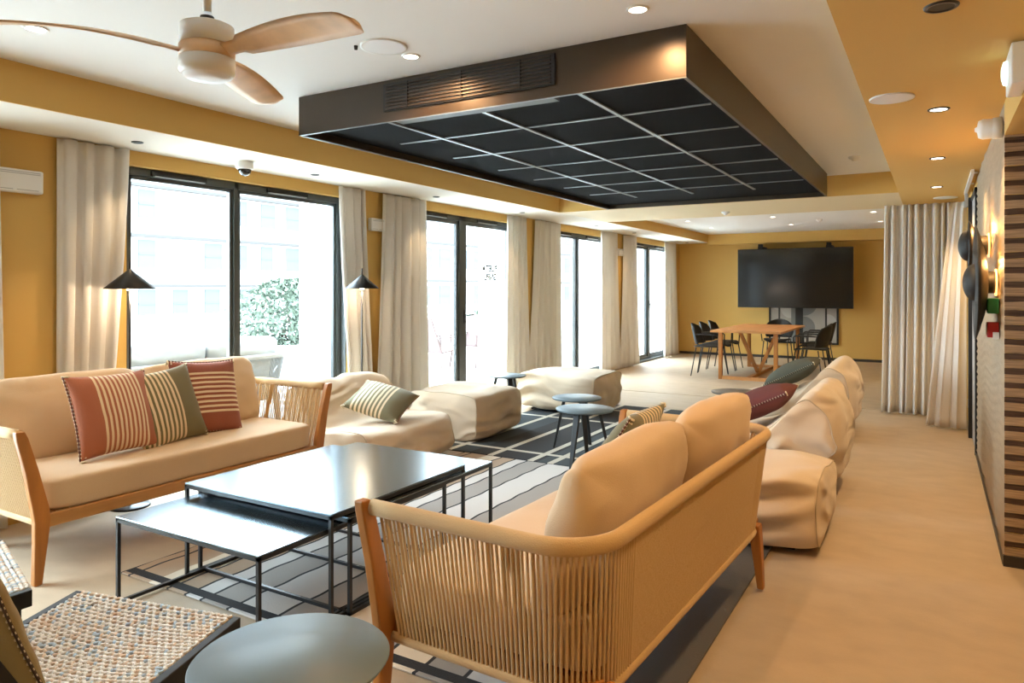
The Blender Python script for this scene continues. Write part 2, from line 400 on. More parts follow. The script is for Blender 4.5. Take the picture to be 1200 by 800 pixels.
# ------------------------------------------------------------ curtains
def curtain_mesh(y0t, y1t, y0b, y1b, zt, zb, folds, amp=.035, seed=0, mid=None, n=150, m=26, pw=1.3):
    """sheet in local (x depth, y along, z up)"""
    rnd = random.Random(seed); ph = [rnd.random()*6 for _ in range(4)]
    bm = BM(); rows = []
    for k in range(m+1):
        f = k/m; z = zt+(zb-zt)*f; g = f**pw
        a = y0t+(y0b-y0t)*g; b = y1t+(y1b-y1t)*g
        if mid: a += mid[0]*math.sin(PI*f); b += mid[1]*math.sin(PI*f)
        row = []
        for i in range(n+1):
            s = i/n; sp = s+.018*math.sin(2*PI*s*2.3+ph[0])+.012*math.sin(2*PI*s*4.1+ph[1]+f*1.2)
            w = math.sin(2*PI*folds*sp+ph[2]); w = math.copysign(abs(w)**1.0, w)
            w2 = .35*math.sin(2*PI*folds*1.7*sp+ph[3]+f*1.5)*(.3+.7*f)
            x = amp*(w*(.75+.25*f)+w2)
            row.append(bm.verts.new((x, a+(b-a)*s+.006*math.sin(2*PI*folds*2*sp+ph[1]), z)))
        rows.append(row)
    for k in range(m):
        for i in range(n): 
            fc = bm.faces.new((rows[k][i], rows[k][i+1], rows[k+1][i+1], rows[k+1][i])); fc.smooth = True
    return bm
CURT = [  # top y0,y1 bottom y0,y1, folds, label
 (1.70, 2.06, 1.72, 2.10, 4, 'cream window curtain at the photo left edge, mostly cut off'),
 (2.39, 2.83, 2.39, 2.67, 5, 'cream curtain beside the black floor lamp, left of the widest window'),
 (4.80, 5.13, 4.96, 5.27, 4, 'narrow cream curtain directly behind the farther black floor lamp'),
 (5.40, 6.10, 5.28, 6.16, 7, 'wide beige curtain hanging right after the second floor lamp'),
 (7.78, 8.24, 7.74, 8.37, 5, 'cream curtain covering the right jamb of the second glass door window'),
 (8.54, 9.23, 8.34, 9.28, 6, 'beige curtain behind the far pouf, left of the third window'),
 (10.72, 11.45, 10.70, 11.56, 6, 'cream curtain on the right side of the third window'),
 (11.74, 12.30, 11.60, 12.46, 6, 'beige curtain on the left side of the farthest window'),
 (13.88, 14.62, 13.82, 14.78, 6, 'last cream window curtain, next to the mustard end wall')]
for i, (a, b, c, d, fo, lab) in enumerate(CURT):
    o = obj('curtain', curtain_mesh(a, b, c, d, ZS-.012, 0.012, max(3, fo*.75), .028, i), M_curt, loc=(-4.645, 0, 0), solid=.004)
    tag(o, lab, 'curtain', 'window curtains')
# room dividing curtains on the right
o = obj('curtain', curtain_mesh(-.47, .22, -.50, .20, ZS-.02, 0.02, 9, .045, 21, n=260), M_curt, loc=(0, 9.0, 0), rot=(0, 0, -PI/2), solid=.004)
o.rotation_euler = (0, 0, 0); me = o.data
for v in me.vertices: x, y, z = v.co; v.co = (y, x, z)
tag(o, 'long pleated grey beige curtain drawn across the passage', 'curtain')
o = obj('curtain', curtain_mesh(.16, .275, -.07, .275, 2.24, 0.02, 2.6, .020, 33, n=140, pw=.85), M_curt, loc=(0, 8.25, 0), solid=.004)
for v in o.data.vertices: x, y, z = v.co; v.co = (y, x-.28*(y-.27), z)
tag(o, 'cream curtain gathered at its top and flaring out beside the dark door', 'curtain')
t = thing('curtain_rail', 'short white ceiling rail with clips above the flaring curtain', 'curtain rail', (.262, 6.7, ZS))
bm = BM(); box(bm, -.012, 0, -.03, .012, 1.55, -.001); obj('rail', bm, M_plastic, t)
for y in (.1, .8):
    bm = BM(); box(bm, .012, y, -.02, .04, y+.03, -.008); obj('clip', bm, M_plastic, t)
bm = BM(); rbox(bm, -.02, 1.42, -.16, .03, 1.5, -.1, .01); rbox(bm, -.01, 1.43, -.1, .02, 1.49, -.03, .008); obj('bracket', bm, M_greyp, t)

# ------------------------------------------------------------ ceiling bulkhead
BX0, BX1, BY0, BY1, BZ = -3.29, -.925, 3.06, 7.80, 2.315
t = thing('ceiling_bulkhead', 'large dark bronze box hanging from the white ceiling with black grid tiles', 'ceiling panel', (0, 0, 0))
bm = BM(); T = .02
box(bm, BX0, BY0, BZ, BX1, BY0+T, ZC-.001); box(bm, BX0, BY1-T, BZ, BX1, BY1, ZC-.001)
box(bm, BX0, BY0+T, BZ, BX0+T, BY1-T, ZC-.001); box(bm, BX1-T, BY0+T, BZ, BX1, BY1-T, ZC-.001)
obj('casing', bm, M_box, t, bevel=.002)
bm = BM(); box(bm, BX0+T, BY0+T, BZ+.045, BX1-T, BY1-T, BZ+.06); obj('tile_field', bm, M_tile, t)
bm = BM(); gz = BZ+.045
for x in (-2.713, -2.112, -1.505): box(bm, x-.012, 3.1, gz-.008, x+.012, 7.2, gz)
for y in (3.735, 4.345, 4.98, 5.58, 6.18, 6.78): box(bm, -3.06, y-.010, gz-.007, -1.0, y+.010, gz-.001)
obj('grid_bars', bm, M_tbar, t)
bm = BM(); box(bm, BX0+.0, BY0+.001, BZ-.003, BX1, BY0+.012, BZ); box(bm, BX0, BY0, BZ-.003, BX0+.010, BY1, BZ); obj('edge_trim', bm, M_tbar, t)
bm = BM(); box(bm, -2.62, BY0-.012, BZ+.055, -1.56, BY0, BZ+.205, 0)
for k in range(8): 
    z = BZ+.062+k*.018; box(bm, -2.60, BY0-.020, z, -1.58, BY0-.010, z+.006, 1)
for x in (-2.45, -2.1, -1.75): box(bm, x, BY0-.0215, BZ+.06, x+.006, BY0-.008, BZ+.2, 0)
obj('air_grille', bm, [M_blackm, M_box], t)
bm = BM(); box(bm, -2.62, BY0+.04, BZ+.02, -1.62, BY0+.16, BZ+.045); obj('service_panel', bm, M_tbar if False else mat('dark_grey_panel', (.08, .09, .09), .5), t)

# ------------------------------------------------------------ ceiling fixtures
def downlight(x, y, z, label, group, black=False, lit=True, r=.045, watts=0, ang=95, col=WARM):
    t = thing('recessed_downlight', label, 'ceiling light', (x, y, z), 0, group)
    bm = BM(); lathe(bm, [(r*.78, -.0005), (r*.8, -.006), (r, -.006), (r*1.06, -.001), (r*1.06, .0)], 28); obj('trim_ring', bm, M_black if black else M_plastic, t)
    bm = BM(); lathe(bm, [(0, -.003), (r*.78, -.003)], 28); obj('lens', bm, (M_lit if lit else (M_blackm if black else M_plastic)), t)
    if watts: spot((x, y, z-.02), watts, col=col, ang=ang)
    return t
GW = 'lit downlights in the white ceiling'
downlight(-3.42, 1.66, ZC, 'lit white downlight above the long left fan blade', GW, watts=SPOT_W*1.0, r=.05)
downlight(-2.23, 2.80, ZC, 'lit white downlight beside the round ceiling speaker', GW, watts=SPOT_W*1.5, r=.045, ang=165, col=(1, .58, .28))
downlight(-1.05, 2.80, ZC, 'lit white downlight nearest the right front corner of the dark box', GW, watts=SPOT_W*1.5, r=.045, ang=165, col=(1, .58, .28))
for (y, lab, lit) in ((2.77, 'black ringed unlit downlight in the top right of the mustard ceiling', False), (4.36, 'black ringed lit downlight level with the white siren', True),
                      (6.0, 'black ringed lit downlight in the middle of the mustard corridor ceiling', True), (7.70, 'black ringed lit downlight nearest the passage curtains', True)):
    downlight(.02, y, ZS, lab, 'downlights in the mustard corridor ceiling', black=True, lit=lit, r=.05, watts=SPOT_W*2.4, ang=110, col=(1, .67, .34))
for y in (-.9, .95): spot((.02, y, ZS-.02), SPOT_W*2.4, col=(1, .67, .34), ang=110)  # added unseen spots along the corridor row, brighten its near end
for i, (y, lab) in enumerate(((2.74, 'small black downlight left of the dome camera'), (4.27, 'small black downlight right of the dome camera'),
                (5.94, 'small black downlight above the wide beige curtain'), (7.72, 'small black downlight above the second window right end'),
                (9.98, 'small black downlight above the third window'), (11.57, 'small black downlight before the farthest window'),
                (13.3, 'small black downlight above the farthest window'), (14.6, 'small black downlight closest to the mustard end wall'))):
    downlight(-4.40, y, ZS, lab, 'black downlights in the soffit over the windows', black=True, lit=False, r=.034, watts=9 if i < 7 else 0, ang=80)
FL = [(-3.48, 11.57, 'front left'), (-2.14, 11.54, 'front middle'), (-.75, 11.5, 'front right'), (-3.5, 13.1, 'rear left'), (-2.13, 13.1, 'rear middle'), (-.76, 13.2, 'rear right')]
for x, y, w in FL:
    downlight(x, y, ZC2, 'tiny lit downlight over the dining area, the %s of six' % w, 'downlights over the dining area', r=.045, watts=SPOT_W*.75, ang=120)
# added spots without fixtures, warm the white strip and the beam
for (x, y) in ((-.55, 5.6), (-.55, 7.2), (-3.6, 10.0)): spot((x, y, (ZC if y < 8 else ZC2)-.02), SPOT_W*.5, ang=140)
for (x, y, z, r, name, lab, cat) in ((-2.25, 2.62, ZC, .11, 'ceiling_speaker', 'round white speaker disc in the ceiling at the fan blade tip', 'speaker'),
        (-.18, 3.98, ZS, .10, 'ceiling_speaker', 'white round cover plate in the mustard ceiling near its left edge', 'speaker'),
        (.10, 9.0-.35, ZS, .11, 'ceiling_speaker', 'white disc on the mustard ceiling above the passage curtains', 'speaker')):
    t = thing(name, lab, cat, (x, y, z), 0)
    bm = BM(); lathe(bm, [(r*.9, -.006), (r, -.008), (r, 0)], 36); obj('rim', bm, M_plastic, t)
    bm = BM(); lathe(bm, [(0, -.007), (r*.9, -.006)], 36); obj('grille', bm, M_fanl, t)
for (x, y, z, lab) in ((-.60, 6.9, ZC, 'small white smoke detector at the end of the white ceiling strip'), (-2.21, 8.92, ZS, 'small white sprinkler head on the cross soffit'),
                       (-1.58, 12.35, ZC2, 'small white sprinkler head among the dining downlights')):
    bm = BM(); lathe(bm, [(0, -.045), (.02, -.04), (.025, -.025), (.045, -.02), (.05, 0)], 24)
    tag(obj('smoke_detector' if 'smoke' in lab else 'sprinkler_head', bm, M_plastic, loc=(x, y, z)), lab, 'detector' if 'smoke' in lab else 'sprinkler')
bm = BM(); lathe(bm, [(0, -.02), (.008, -.018), (.010, 0)], 12); tag(obj('ceiling_sensor', bm, M_blackm, loc=(-2.36, 2.55, ZC)), 'tiny black ceiling sensor beside the round speaker', 'sensor')
# dome camera
t = thing('dome_camera', 'white dome security camera with dark lens under the soffit', 'camera', (-4.40, 3.57, ZS))
bm = BM(); lathe(bm, [(.062, 0), (.064, -.05), (.055, -.058), (.0, -.058)], 32); obj('housing', bm, M_plastic, t)
bm = BM(); lathe(bm, [(.048, -.058)]+[(.048*math.cos(a*PI/12), -.058-.048*math.sin(a*PI/12)) for a in range(1, 6)]+[(0, -.106)], 28); obj('lens_dome', bm, mat('smoked_dome', (.01, .012, .014), .08, spec=.9), t)
# wall units
for (y0, y1, z0, z1, lab) in ((1.98, 2.30, 1.962, 2.10, 'white wall vent unit high on the mustard wall, far left'), (5.24, 5.44, 1.95, 2.072, 'white wall vent unit half hidden between two curtains behind the lamp'),
                     (11.5, 11.72, 1.95, 2.072, 'white wall vent unit in the narrow gap before the farthest window')):
    t = thing('wall_vent_unit', lab, 'vent', (XW, 0, 0), 0, 'white vent units on the window wall')
    bm = BM(); rbox(bm, 0.001, y0, z0, .052 if y0 > 3 else .06, y1, z1, .012, 3); obj('casing', bm, M_plastic, t)
    bm = BM(); xx = .053 if y0 > 3 else .061
    for z in (z1-.018, z1-.028): box(bm, xx-.004, y0+.02, z, xx, y1-.02, z+.004)
    for a, b in ((y0+.02, (y0+y1)/2-.01), ((y0+y1)/2+.01, y1-.03)): box(bm, xx-.004, a, z0+.015, xx, b, z0+.019)
    obj('slots', bm, M_greyp, t)

# ------------------------------------------------------------ ceiling fan
t = thing('ceiling_fan', 'white ceiling fan with three pale wooden blades, top left', 'fan', (-1.915, 1.415, 0))
bm = BM(); tube(bm, [(0, 0, ZC), (0, 0, 2.24)], .013, 16); lathe(bm, [(.05, ZC), (.05, ZC-.03), (.015, ZC-.05)], 24); obj('downrod', bm, M_plastic, t)
bm = BM(); lathe(bm, [(.0, 2.228), (.02, 2.228), (.022, 2.215), (.020, 2.205)], 20); obj('rod_collar', bm, M_blackm, t)
bm = BM(); lathe(bm, [(0, 2.206), (.06, 2.205), (.078, 2.197), (.080, 2.138), (.0, 2.138)], 40); obj('motor_housing', bm, M_plastic, t)
bm = BM(); lathe(bm, [(0, 2.138), (.077, 2.138), (.077, 2.135), (.081, 2.133), (.081, 2.103), (.077, 2.101), (.077, 2.098), (0, 2.098)], 40); obj('blade_hub', bm, M_fanw, t)
bm = BM(); lathe(bm, [(0, 2.099), (.081, 2.098), (.081, 2.058), (.074, 2.047), (.068, 2.047)], 40); ho = obj('light_housing', bm, M_plastic, t)
bm = BM(); lathe(bm, [(.070, 2.048), (.062, 2.040), (.03, 2.036), (0, 2.035)], 40); obj('light_cover', bm, M_fanl, ho)
for ang in (3, 120, 238):
    bm = BM(); N = 26; L = .58; sec = []
    for i in range(N+1):
        s = i/N; x = .07+(L-.07)*s
        w = .038+.060*math.sin(min(1, s*1.25)*PI*.5)-(.020*s) 
        if s > .93: w *= math.sqrt(max(.05, 1-((s-.93)/.075)**2))
        if s < .12: w = .032+.3*(s)*.06
        tw = -math.radians(30-20*s); zc = 2.115+.022*math.sin(s*PI*.9)-.01*s
        yc = .018*math.sin(s*PI)
        ring = []
        for (a, b) in ((-1, 0), (-.5, .9), (0, 1), (.5, .9), (1, 0), (.5, -.6), (0, -.8), (-.5, -.6)):
            yy = a*w*.75; zz = b*.0055
            ring.append(bm.verts.new((x, yc+yy*math.cos(tw)-zz*math.sin(tw), zc+yy*math.sin(tw)+zz*math.cos(tw))))
        sec.append(ring)
    for A, B in zip(sec, sec[1:]):
        for k in range(8): f = bm.faces.new((A[k], A[(k+1) % 8], B[(k+1) % 8], B[k])); f.smooth = True
    bm.faces.new(sec[0]); bm.faces.new(sec[-1][::-1])
    obj('fan_blade', bm, M_fanw, t, rot=(0, 0, math.radians(ang)))

# ------------------------------------------------------------ rugs
def ramp_const(nt, fac, stops):
    r = nt.nodes.new('ShaderNodeValToRGB'); r.color_ramp.interpolation = 'CONSTANT'; cr = r.color_ramp
    cr.elements[0].position = 0; cr.elements[0].color = (*stops[0][1], 1); cr.elements[1].position = min(1, stops[1][0]); cr.elements[1].color = (*stops[1][1], 1)
    for p, c in stops[2:]:
        e = cr.elements.new(p); e.color = (*c, 1)
    nt.links.new(fac, r.inputs[0]); return r.outputs[0]
def rug_mat():
    m = bpy.data.materials.new('striped_rug'); m.use_nodes = True; nt = m.node_tree; p = nt.nodes['Principled BSDF']; p.inputs['Roughness'].default_value = .95
    tc = nt.nodes.new('ShaderNodeTexCoord'); s = nt.nodes.new('ShaderNodeSeparateXYZ'); nt.links.new(tc.outputs['Object'], s.inputs[0])
    wob = mathn(nt, 'MULTIPLY', mathn(nt, 'SINE', mathn(nt, 'MULTIPLY', s.outputs[1], 26.0)), 0.0045)
    x = mathn(nt, 'ADD', s.outputs[0], wob)
    X0, X1 = -3.43, -.75
    f1 = mathn(nt, 'DIVIDE', mathn(nt, 'SUBTRACT', x, X0), X1-X0)
    tan = (.40, .29, .20); cream = (.66, .58, .47); tau = (.34, .31, .28); lite = (.60, .57, .54); blk = (.02, .02, .022); char = (.10, .09, .08)
    bands = [(-3.43, blk), (-3.42, tan), (-3.20, cream), (-3.06, tan), (-2.93, lite), (-2.82, tau), (-2.64, lite), (-2.40, tau), (-2.22, lite), (-1.96, tau), (-1.80, cream), (-1.62, tau), (-1.45, lite), (-1.2, tau), (-1.05, char)]
    st = [((b[0]-X0)/(X1-X0), b[1]) for b in bands]
    c1 = ramp_const(nt, f1, st)
    # black lines on the band edges
    line = None
    for b in (-3.36, -3.06, -2.93, -2.82, -2.64, -2.40, -2.22, -1.96, -1.80, -1.62, -1.45, -1.2):
        d = mathn(nt, 'LESS_THAN', mathn(nt, 'ABSOLUTE', mathn(nt, 'SUBTRACT', x, b)), .008)
        line = d if line is None else mathn(nt, 'MAXIMUM', line, d)
    yy = s.outputs[1]
    end = mathn(nt, 'LESS_THAN', mathn(nt, 'ABSOLUTE', mathn(nt, 'SUBTRACT', yy, 2.095)), .026)
    end2 = mathn(nt, 'GREATER_THAN', yy, 5.02)
    line = mathn(nt, 'MAXIMUM', line, mathn(nt, 'MAXIMUM', end, end2))
    mx = nt.nodes.new('ShaderNodeMix'); mx.data_type = 'RGBA'; nt.links.new(line, mx.inputs['Factor']); nt.links.new(c1, mx.inputs['A']); mx.inputs['B'].default_value = (*blk, 1)
    nt.links.new(mx.outputs['Result'], p.inputs['Base Color'])
    no = nt.nodes.new('ShaderNodeTexNoise'); no.inputs['Scale'].default_value = 160; b = nt.nodes.new('ShaderNodeBump'); b.inputs['Strength'].default_value = .35; b.inputs['Distance'].default_value = .006
    nt.links.new(tc.outputs['Object'], no.inputs['Vector']); nt.links.new(no.outputs[0], b.inputs['Height']); nt.links.new(b.outputs[0], p.inputs['Normal'])
    return m
def plaid_mat():
    m = bpy.data.materials.new('plaid_rug'); m.use_nodes = True; nt = m.node_tree; p = nt.nodes['Principled BSDF']; p.inputs['Roughness'].default_value = .95
    tc = nt.nodes.new('ShaderNodeTexCoord'); s = nt.nodes.new('ShaderNodeSeparateXYZ'); nt.links.new(tc.outputs['Object'], s.inputs[0])
    line = None
    for ax, vals in ((0, (-3.60, -3.18, -2.80, -2.62, -2.2, -2.02, -1.5, -1.2)), (1, (5.30, 6.10, 6.87, 7.6))):
        for b in vals:
            d = mathn(nt, 'LESS_THAN', mathn(nt, 'ABSOLUTE', mathn(nt, 'SUBTRACT', s.outputs[ax], b)), .028 if b != 6.10 else .0)
            line = d if line is None else mathn(nt, 'MAXIMUM', line, d)
    # darker and lighter charcoal patches woven in blocks
    st = [(0, (.030, .036, .040)), (.2, (.016, .014, .014)), (.42, (.035, .042, .045)), (.6, (.02, .018, .017)), (.8, (.03, .034, .036))]
    fx = mathn(nt, 'DIVIDE', mathn(nt, 'ADD', s.outputs[0], 4.0), 3.0)
    c1 = ramp_const(nt, fx, st)
    mx = nt.nodes.new('ShaderNodeMix'); mx.data_type = 'RGBA'; nt.links.new(line, mx.inputs['Factor']); nt.links.new(c1, mx.inputs['A']); mx.inputs['B'].default_value = (.52, .47, .38, 1)
    nt.links.new(mx.outputs['Result'], p.inputs['Base Color'])
    return m
bm = BM(); rbox(bm, -3.43, 2.05, .001, -.75, 5.035, .010, .003, 1); tag(obj('striped_rug', bm, rug_mat()), 'large striped rug with wavy black lines under the coffee tables', 'rug')
bm = BM(); rbox(bm, -3.95, 5.045, .001, -1.0, 7.98, .010, .003, 1); tag(obj('plaid_rug', bm, plaid_mat()), 'charcoal rug with cream grid lines under the small round tables', 'rug')

# ------------------------------------------------------------ soft shapes
def soft_box(w, d, h, p=3.2, n=18, noise_amp=.006, nseed=0, puff=.0):
    """rounded, slightly lumpy cushion block, centred on x,y; z from 0"""
    bm = BM(); bmesh.ops.create_cube(bm, size=2)
    bmesh.ops.subdivide_edges(bm, edges=bm.edges[:], cuts=n, use_grid_fill=True)
    for v in bm.verts:
        c = v.co; k = (abs(c.x)**p+abs(c.y)**p+abs(c.z)**p)**(1/p)
        # superellipsoid mix
        e = c/k
        px, py, pz = e.x*w/2, e.y*d/2, e.z*h/2
        no = noise.noise(Vector((px*5+nseed, py*5, pz*5)))*noise_amp+noise.noise(Vector((px*13+nseed, py*13, pz*9)))*noise_amp*.4
        dirv = Vector((px, py, pz)).normalized()
        v.co = Vector((px, py, pz+h/2))+dirv*no
    for f in bm.faces: f.smooth = True
    return bm
def pillow_mesh(w, h, t, n=22, pinch=.07, seed=0, wr=.006, ex=.42, rc=0):
    """in x (width), z (height), y thickness; centred"""
    bm = BM(); F = {}
    for side in (1, -1):
        for i in range(n+1):
            for j in range(n+1):
                edge = i in (0, n) or j in (0, n)
                if side == -1 and edge: F[(side, i, j)] = F[(1, i, j)]; continue
                u = -math.cos(PI*i/n); v = -math.cos(PI*j/n)
                x = w/2*u*(1-pinch*(1-v*v)); z = h/2*v*(1-pinch*(1-u*u))
                if rc:
                    kk = (abs(u)**rc+abs(v)**rc)**(1/rc)/max(abs(u), abs(v), 1e-6); x /= kk; z /= kk
                th = t/2*(max(0, (1-u*u)*(1-v*v)))**ex
                if not edge: th += wr*noise.noise(Vector((u*3+seed, v*3, side*2)))
                F[(side, i, j)] = bm.verts.new((x, side*th, z))
        for i in range(n):
            for j in range(n):
                f = bm.faces.new((F[(side, i, j)], F[(side, i+1, j)], F[(side, i+1, j+1)], F[(side, i, j+1)])); f.smooth = True
    return bm
def stitches(w, h, e, pinch=.07, step=.020, r=.0055):
    """blanket stitches along one edge ('L','R','T','B') of a pillow"""
    bm = BM(); L = h if e in 'LR' else w; N = int(L/step); cord = []
    for i in range(N+1):
        s = -1+2*i/N
        if e in 'LR':
            sg = -1 if e == 'L' else 1; x = sg*w/2*(1-pinch*(1-s*s)); z = h/2*s; o = Vector((sg, 0, 0)); q = Vector((0, 0, .006))
        else:
            sg = -1 if e == 'B' else 1; z = sg*h/2*(1-pinch*(1-s*s)); x = w/2*s; o = Vector((0, 0, sg)); q = Vector((.006, 0, 0))
        p = Vector((x, 0, z)); cord.append(p+o*.003)
        tube(bm, [p-o*.022+Vector((0, -.013, 0))-q, p+o*.005, p-o*.022+Vector((0, .013, 0))-q], r, 5, mi=0)
    tube(bm, cord, .0045, 6, mi=1)
    return bm
def ori(az, tilt, spin=0):
    return (Matrix.Rotation(az, 3, 'Z') @ Matrix.Rotation(tilt, 3, 'X') @ Matrix.Rotation(spin, 3, 'Y')).to_euler()
def cushion(label, mt, loc, rot, w=.5, h=.5, t=.16, edges='LR', smats=None, seed=0, name='throw_pillow', group='striped throw pillows'):
    th = thing(name, label, 'pillow', loc, 0, group); th.rotation_euler = rot
    obj('pillow_cover', pillow_mesh(w, h, t, seed=seed), mt, th)
    for e in edges: obj('edge_stitching', stitches(w, h, e), smats or [M_stitch, M_stitchd], th)
    return th

# ------------------------------------------------------------ rope sofas
def upath(wx, yf, yb, r, z, n=10):
    """U from front-left round the back to front-right"""
    P = [Vector((-wx, yf, z))]
    P += [Vector((-wx, yf+(yb-r-yf)*i/6, z)) for i in range(1, 6)]
    for i in range(n+1):
        a = PI-i/n*PI/2; P.append(Vector((-wx+r+r*math.cos(a), yb-r+r*math.sin(a), z)))
    P += [Vector((-wx+r+(2*wx-2*r)*i/14, yb, z)) for i in range(1, 14)]
    for i in range(n+1):
        a = PI/2-i/n*PI/2; P.append(Vector((wx-r+r*math.cos(a), yb-r+r*math.sin(a), z)))
    P += [Vector((wx, yf+(yb-r-yf)*(6-i)/6, z)) for i in range(1, 7)]
    return P
def resample(P, step):
    L = [0]
    for a, b in zip(P, P[1:]): L.append(L[-1]+(b-a).length)
    N = int(L[-1]/step); out = []
    j = 0
    for i in range(N+1):
        s = L[-1]*i/N
        while j < len(L)-2 and L[j+1] < s: j += 1
        f = (s-L[j])/max(1e-9, L[j+1]-L[j]); out.append(P[j].lerp(P[j+1], f))
    return out, N
def make_sofa(label, loc, rotz, seed=0, rope=None, pad=None, fab=None, wood=None, group=None, simple=False):
    rope = rope or M_rope; pad = pad or M_pad; fab = fab or M_fab; wood = wood or M_wood
    t = thing('rope_sofa', label, 'sofa', loc, rotz, group)
    ZT, ZB = .712, .275
    top = upath(.965, -.37, .385, .17, ZT); bot = upath(.872, -.37, .345, .14, ZB)
    bm = BM(); tube(bm, top, .021, 12, ry=.026); obj('top_rail', bm, pad, t)
    bm = BM(); tube(bm, bot, .012, 8, ry=.018); obj('lower_rail', bm, pad, t)
    # ropes: front layer and inner layer
    n = 400
    tp, _ = resample(top, sum((b-a).length for a, b in zip(top, top[1:]))/n); bp, _ = resample(bot, sum((b-a).length for a, b in zip(bot, bot[1:]))/n)
    N = min(len(tp), len(bp)); arms = ([], [], [])
    for i in range(4, N-4):
        f = i/(N-1); k = 0 if f < .292 else 2 if f > .708 else 1
        if k == 1 or i % 2 == 0: arms[k].append(i)
    for k, nm in ((0, 'arm_ropes'), (1, 'back_ropes'), (2, 'arm_ropes')):
        bm = BM()
        for i in arms[k]:
            a, b = tp[i], bp[i]; inn = Vector((0, -.2, 0)) - Vector((a.x, a.y, 0)); inn.normalize(); r_ = .0046 if k == 1 else .0050
            tube(bm, [a+Vector((0, 0, -.012)), b], r_, 6, caps=False)
            if k != 1 and not simple and i % 6 == 0:
                tube(bm, [a+inn*.022+Vector((0, 0, -.012)), b+inn*.020], .004, 5, caps=False)
        obj(nm, bm, rope, t)
    # front posts with a knee, wider in the middle
    for sx in (-1, 1):
        bm = BM(); P = [(.982, .735, .020), (.972, .70, .026), (.93, .54, .030), (.892, .36, .037), (.884, .30, .036), (.89, .2, .030), (.905, .0, .019)]
        rows = []
        for (x, z, w) in P:
            rows.append([bm.verts.new((sx*(x+dx*w), y, z)) for dx, y in ((-1, -.415), (1, -.415), (1, -.378), (-1, -.378))])
        for A, B in zip(rows, rows[1:]):
            for q in range(4): bm.faces.new((A[q], A[(q+1) % 4], B[(q+1) % 4], B[q]))
        bm.faces.new(rows[0]); bm.faces.new(rows[-1][::-1])
        obj('front_leg', bm, wood, t, bevel=.006)
        bm = BM(); rows = []
        for (x, y, z, w) in ((.80, .335, .30, .032), (.805, .345, .2, .028), (.815, .36, 0, .018)):
            rows.append([bm.verts.new((sx*(x+dx*w), y+dy*w*.8, z)) for dx, dy in ((-1, -1), (1, -1), (1, 1), (-1, 1))])
        for A, B in zip(rows, rows[1:]):
            for q in range(4): bm.faces.new((A[q], A[(q+1) % 4], B[(q+1) % 4], B[q]))
        bm.faces.new(rows[0]); bm.faces.new(rows[-1][::-1])
        obj('back_leg', bm, wood, t, bevel=.006)
        bm = BM(); bar(bm, (sx*.925, .10, ZT-.01), (sx*.862, .16, ZB), .014, .024); obj('arm_brace', bm, pad, t, bevel=.003)
    bm = BM(); rbox(bm, -.87, -.412, .262, .87, -.382, .325, .006); obj('front_rail', bm, M_woodh if wood is M_wood else wood, t)
    bm = BM()
    for sx in (-1, 1): rbox(bm, min(sx*.80, sx*.845), -.38, .27, max(sx*.80, sx*.845), .34, .315, .004)
    rbox(bm, -.80, .30, .27, .80, .335, .315, .004)
    for k in range(9): x = -.75+k*.1875; box(bm, x-.03, -.38, .295, x+.03, .31, .308)
    obj('seat_frame', bm, wood, t)
    bm = soft_box(1.71, .745, .165, 11, 26, .003, seed); o = obj('seat_cushion', bm, fab, t, loc=(0, -.035, .318))
    for k, sx in enumerate((-1, 1)):
        bm = pillow_mesh(.862, .47, .23, 26, .012, seed+k*7+3, .012, .27, 9)
        for v in bm.verts:   # sag: fatter below, soft crown
            z = v.co.z/.47+.5; v.co.y *= (1.18-.36*z); v.co.z += .012*math.cos(v.co.x/.85*PI)*z+.012*noise.noise(v.co*4+Vector((seed+k, 0, 0)))
        obj('back_cushion', bm, fab, t, loc=(sx*.432, .225, .675), rot=(math.radians(-13), 0, sx*.012))
    return t
sofaL = make_sofa('rope-armed sofa facing the coffee tables with three striped pillows, by the window', (-4.035, 2.675, 0), PI/2, 1, group='rope sofas')
sofaR = make_sofa('rope-backed sofa in the foreground seen from behind, right of the coffee tables', (-1.085, 2.64, .0101), -PI/2-math.radians(2.5), 5, group='rope sofas')

RUST = stripe_cushion_mat('rust_vertical_stripes', M_rust, 0, -.115, .165, 10)
OLIV = stripe_cushion_mat('olive_vertical_stripes', M_olive, 0, -.235, .07, 10)
RUSH = stripe_cushion_mat('rust_horizontal_stripes', (0.27, 0.075, 0.04), 2, -.115, .165, 9, duty=.45)
OLI2 = stripe_cushion_mat('olive_broad_stripes', (.17, .155, .085), 0, -.17, .10, 8)
LEAN = math.radians(-20)
# pillow front is local -y; world +X facing: rotate z by +90deg
cushion('square rust pillow with vertical cream stripes, nearest on the window sofa', RUST, (-3.93, 2.31, .705), (LEAN, math.radians(1), PI/2+.10), .48, .46, .17, 'LR', [M_stitch, M_stitchd], 1)
cushion('olive and cream striped pillow between the two rust pillows', OLIV, (-3.97, 2.65, .69), (LEAN, math.radians(-4), PI/2+.12), .46, .46, .15, 'R', [M_stitch, mat('olive_stitch', (.10, .09, .04), .9)], 2)
cushion('dark rust pillow with horizontal cream stripes, farthest on the window sofa', RUSH, (-4.03, 2.97, .70), (LEAN, math.radians(3), PI/2-.15), .44, .48, .15, 'TB', [M_stitch, M_stitchd], 3)
cushion('olive striped pillow tucked on the foreground sofa behind its back cushions', OLI2, (-1.26, 3.16, .645), (math.radians(-34), 0, -PI/2), .46, .46, .15, 'LR', None, 4)

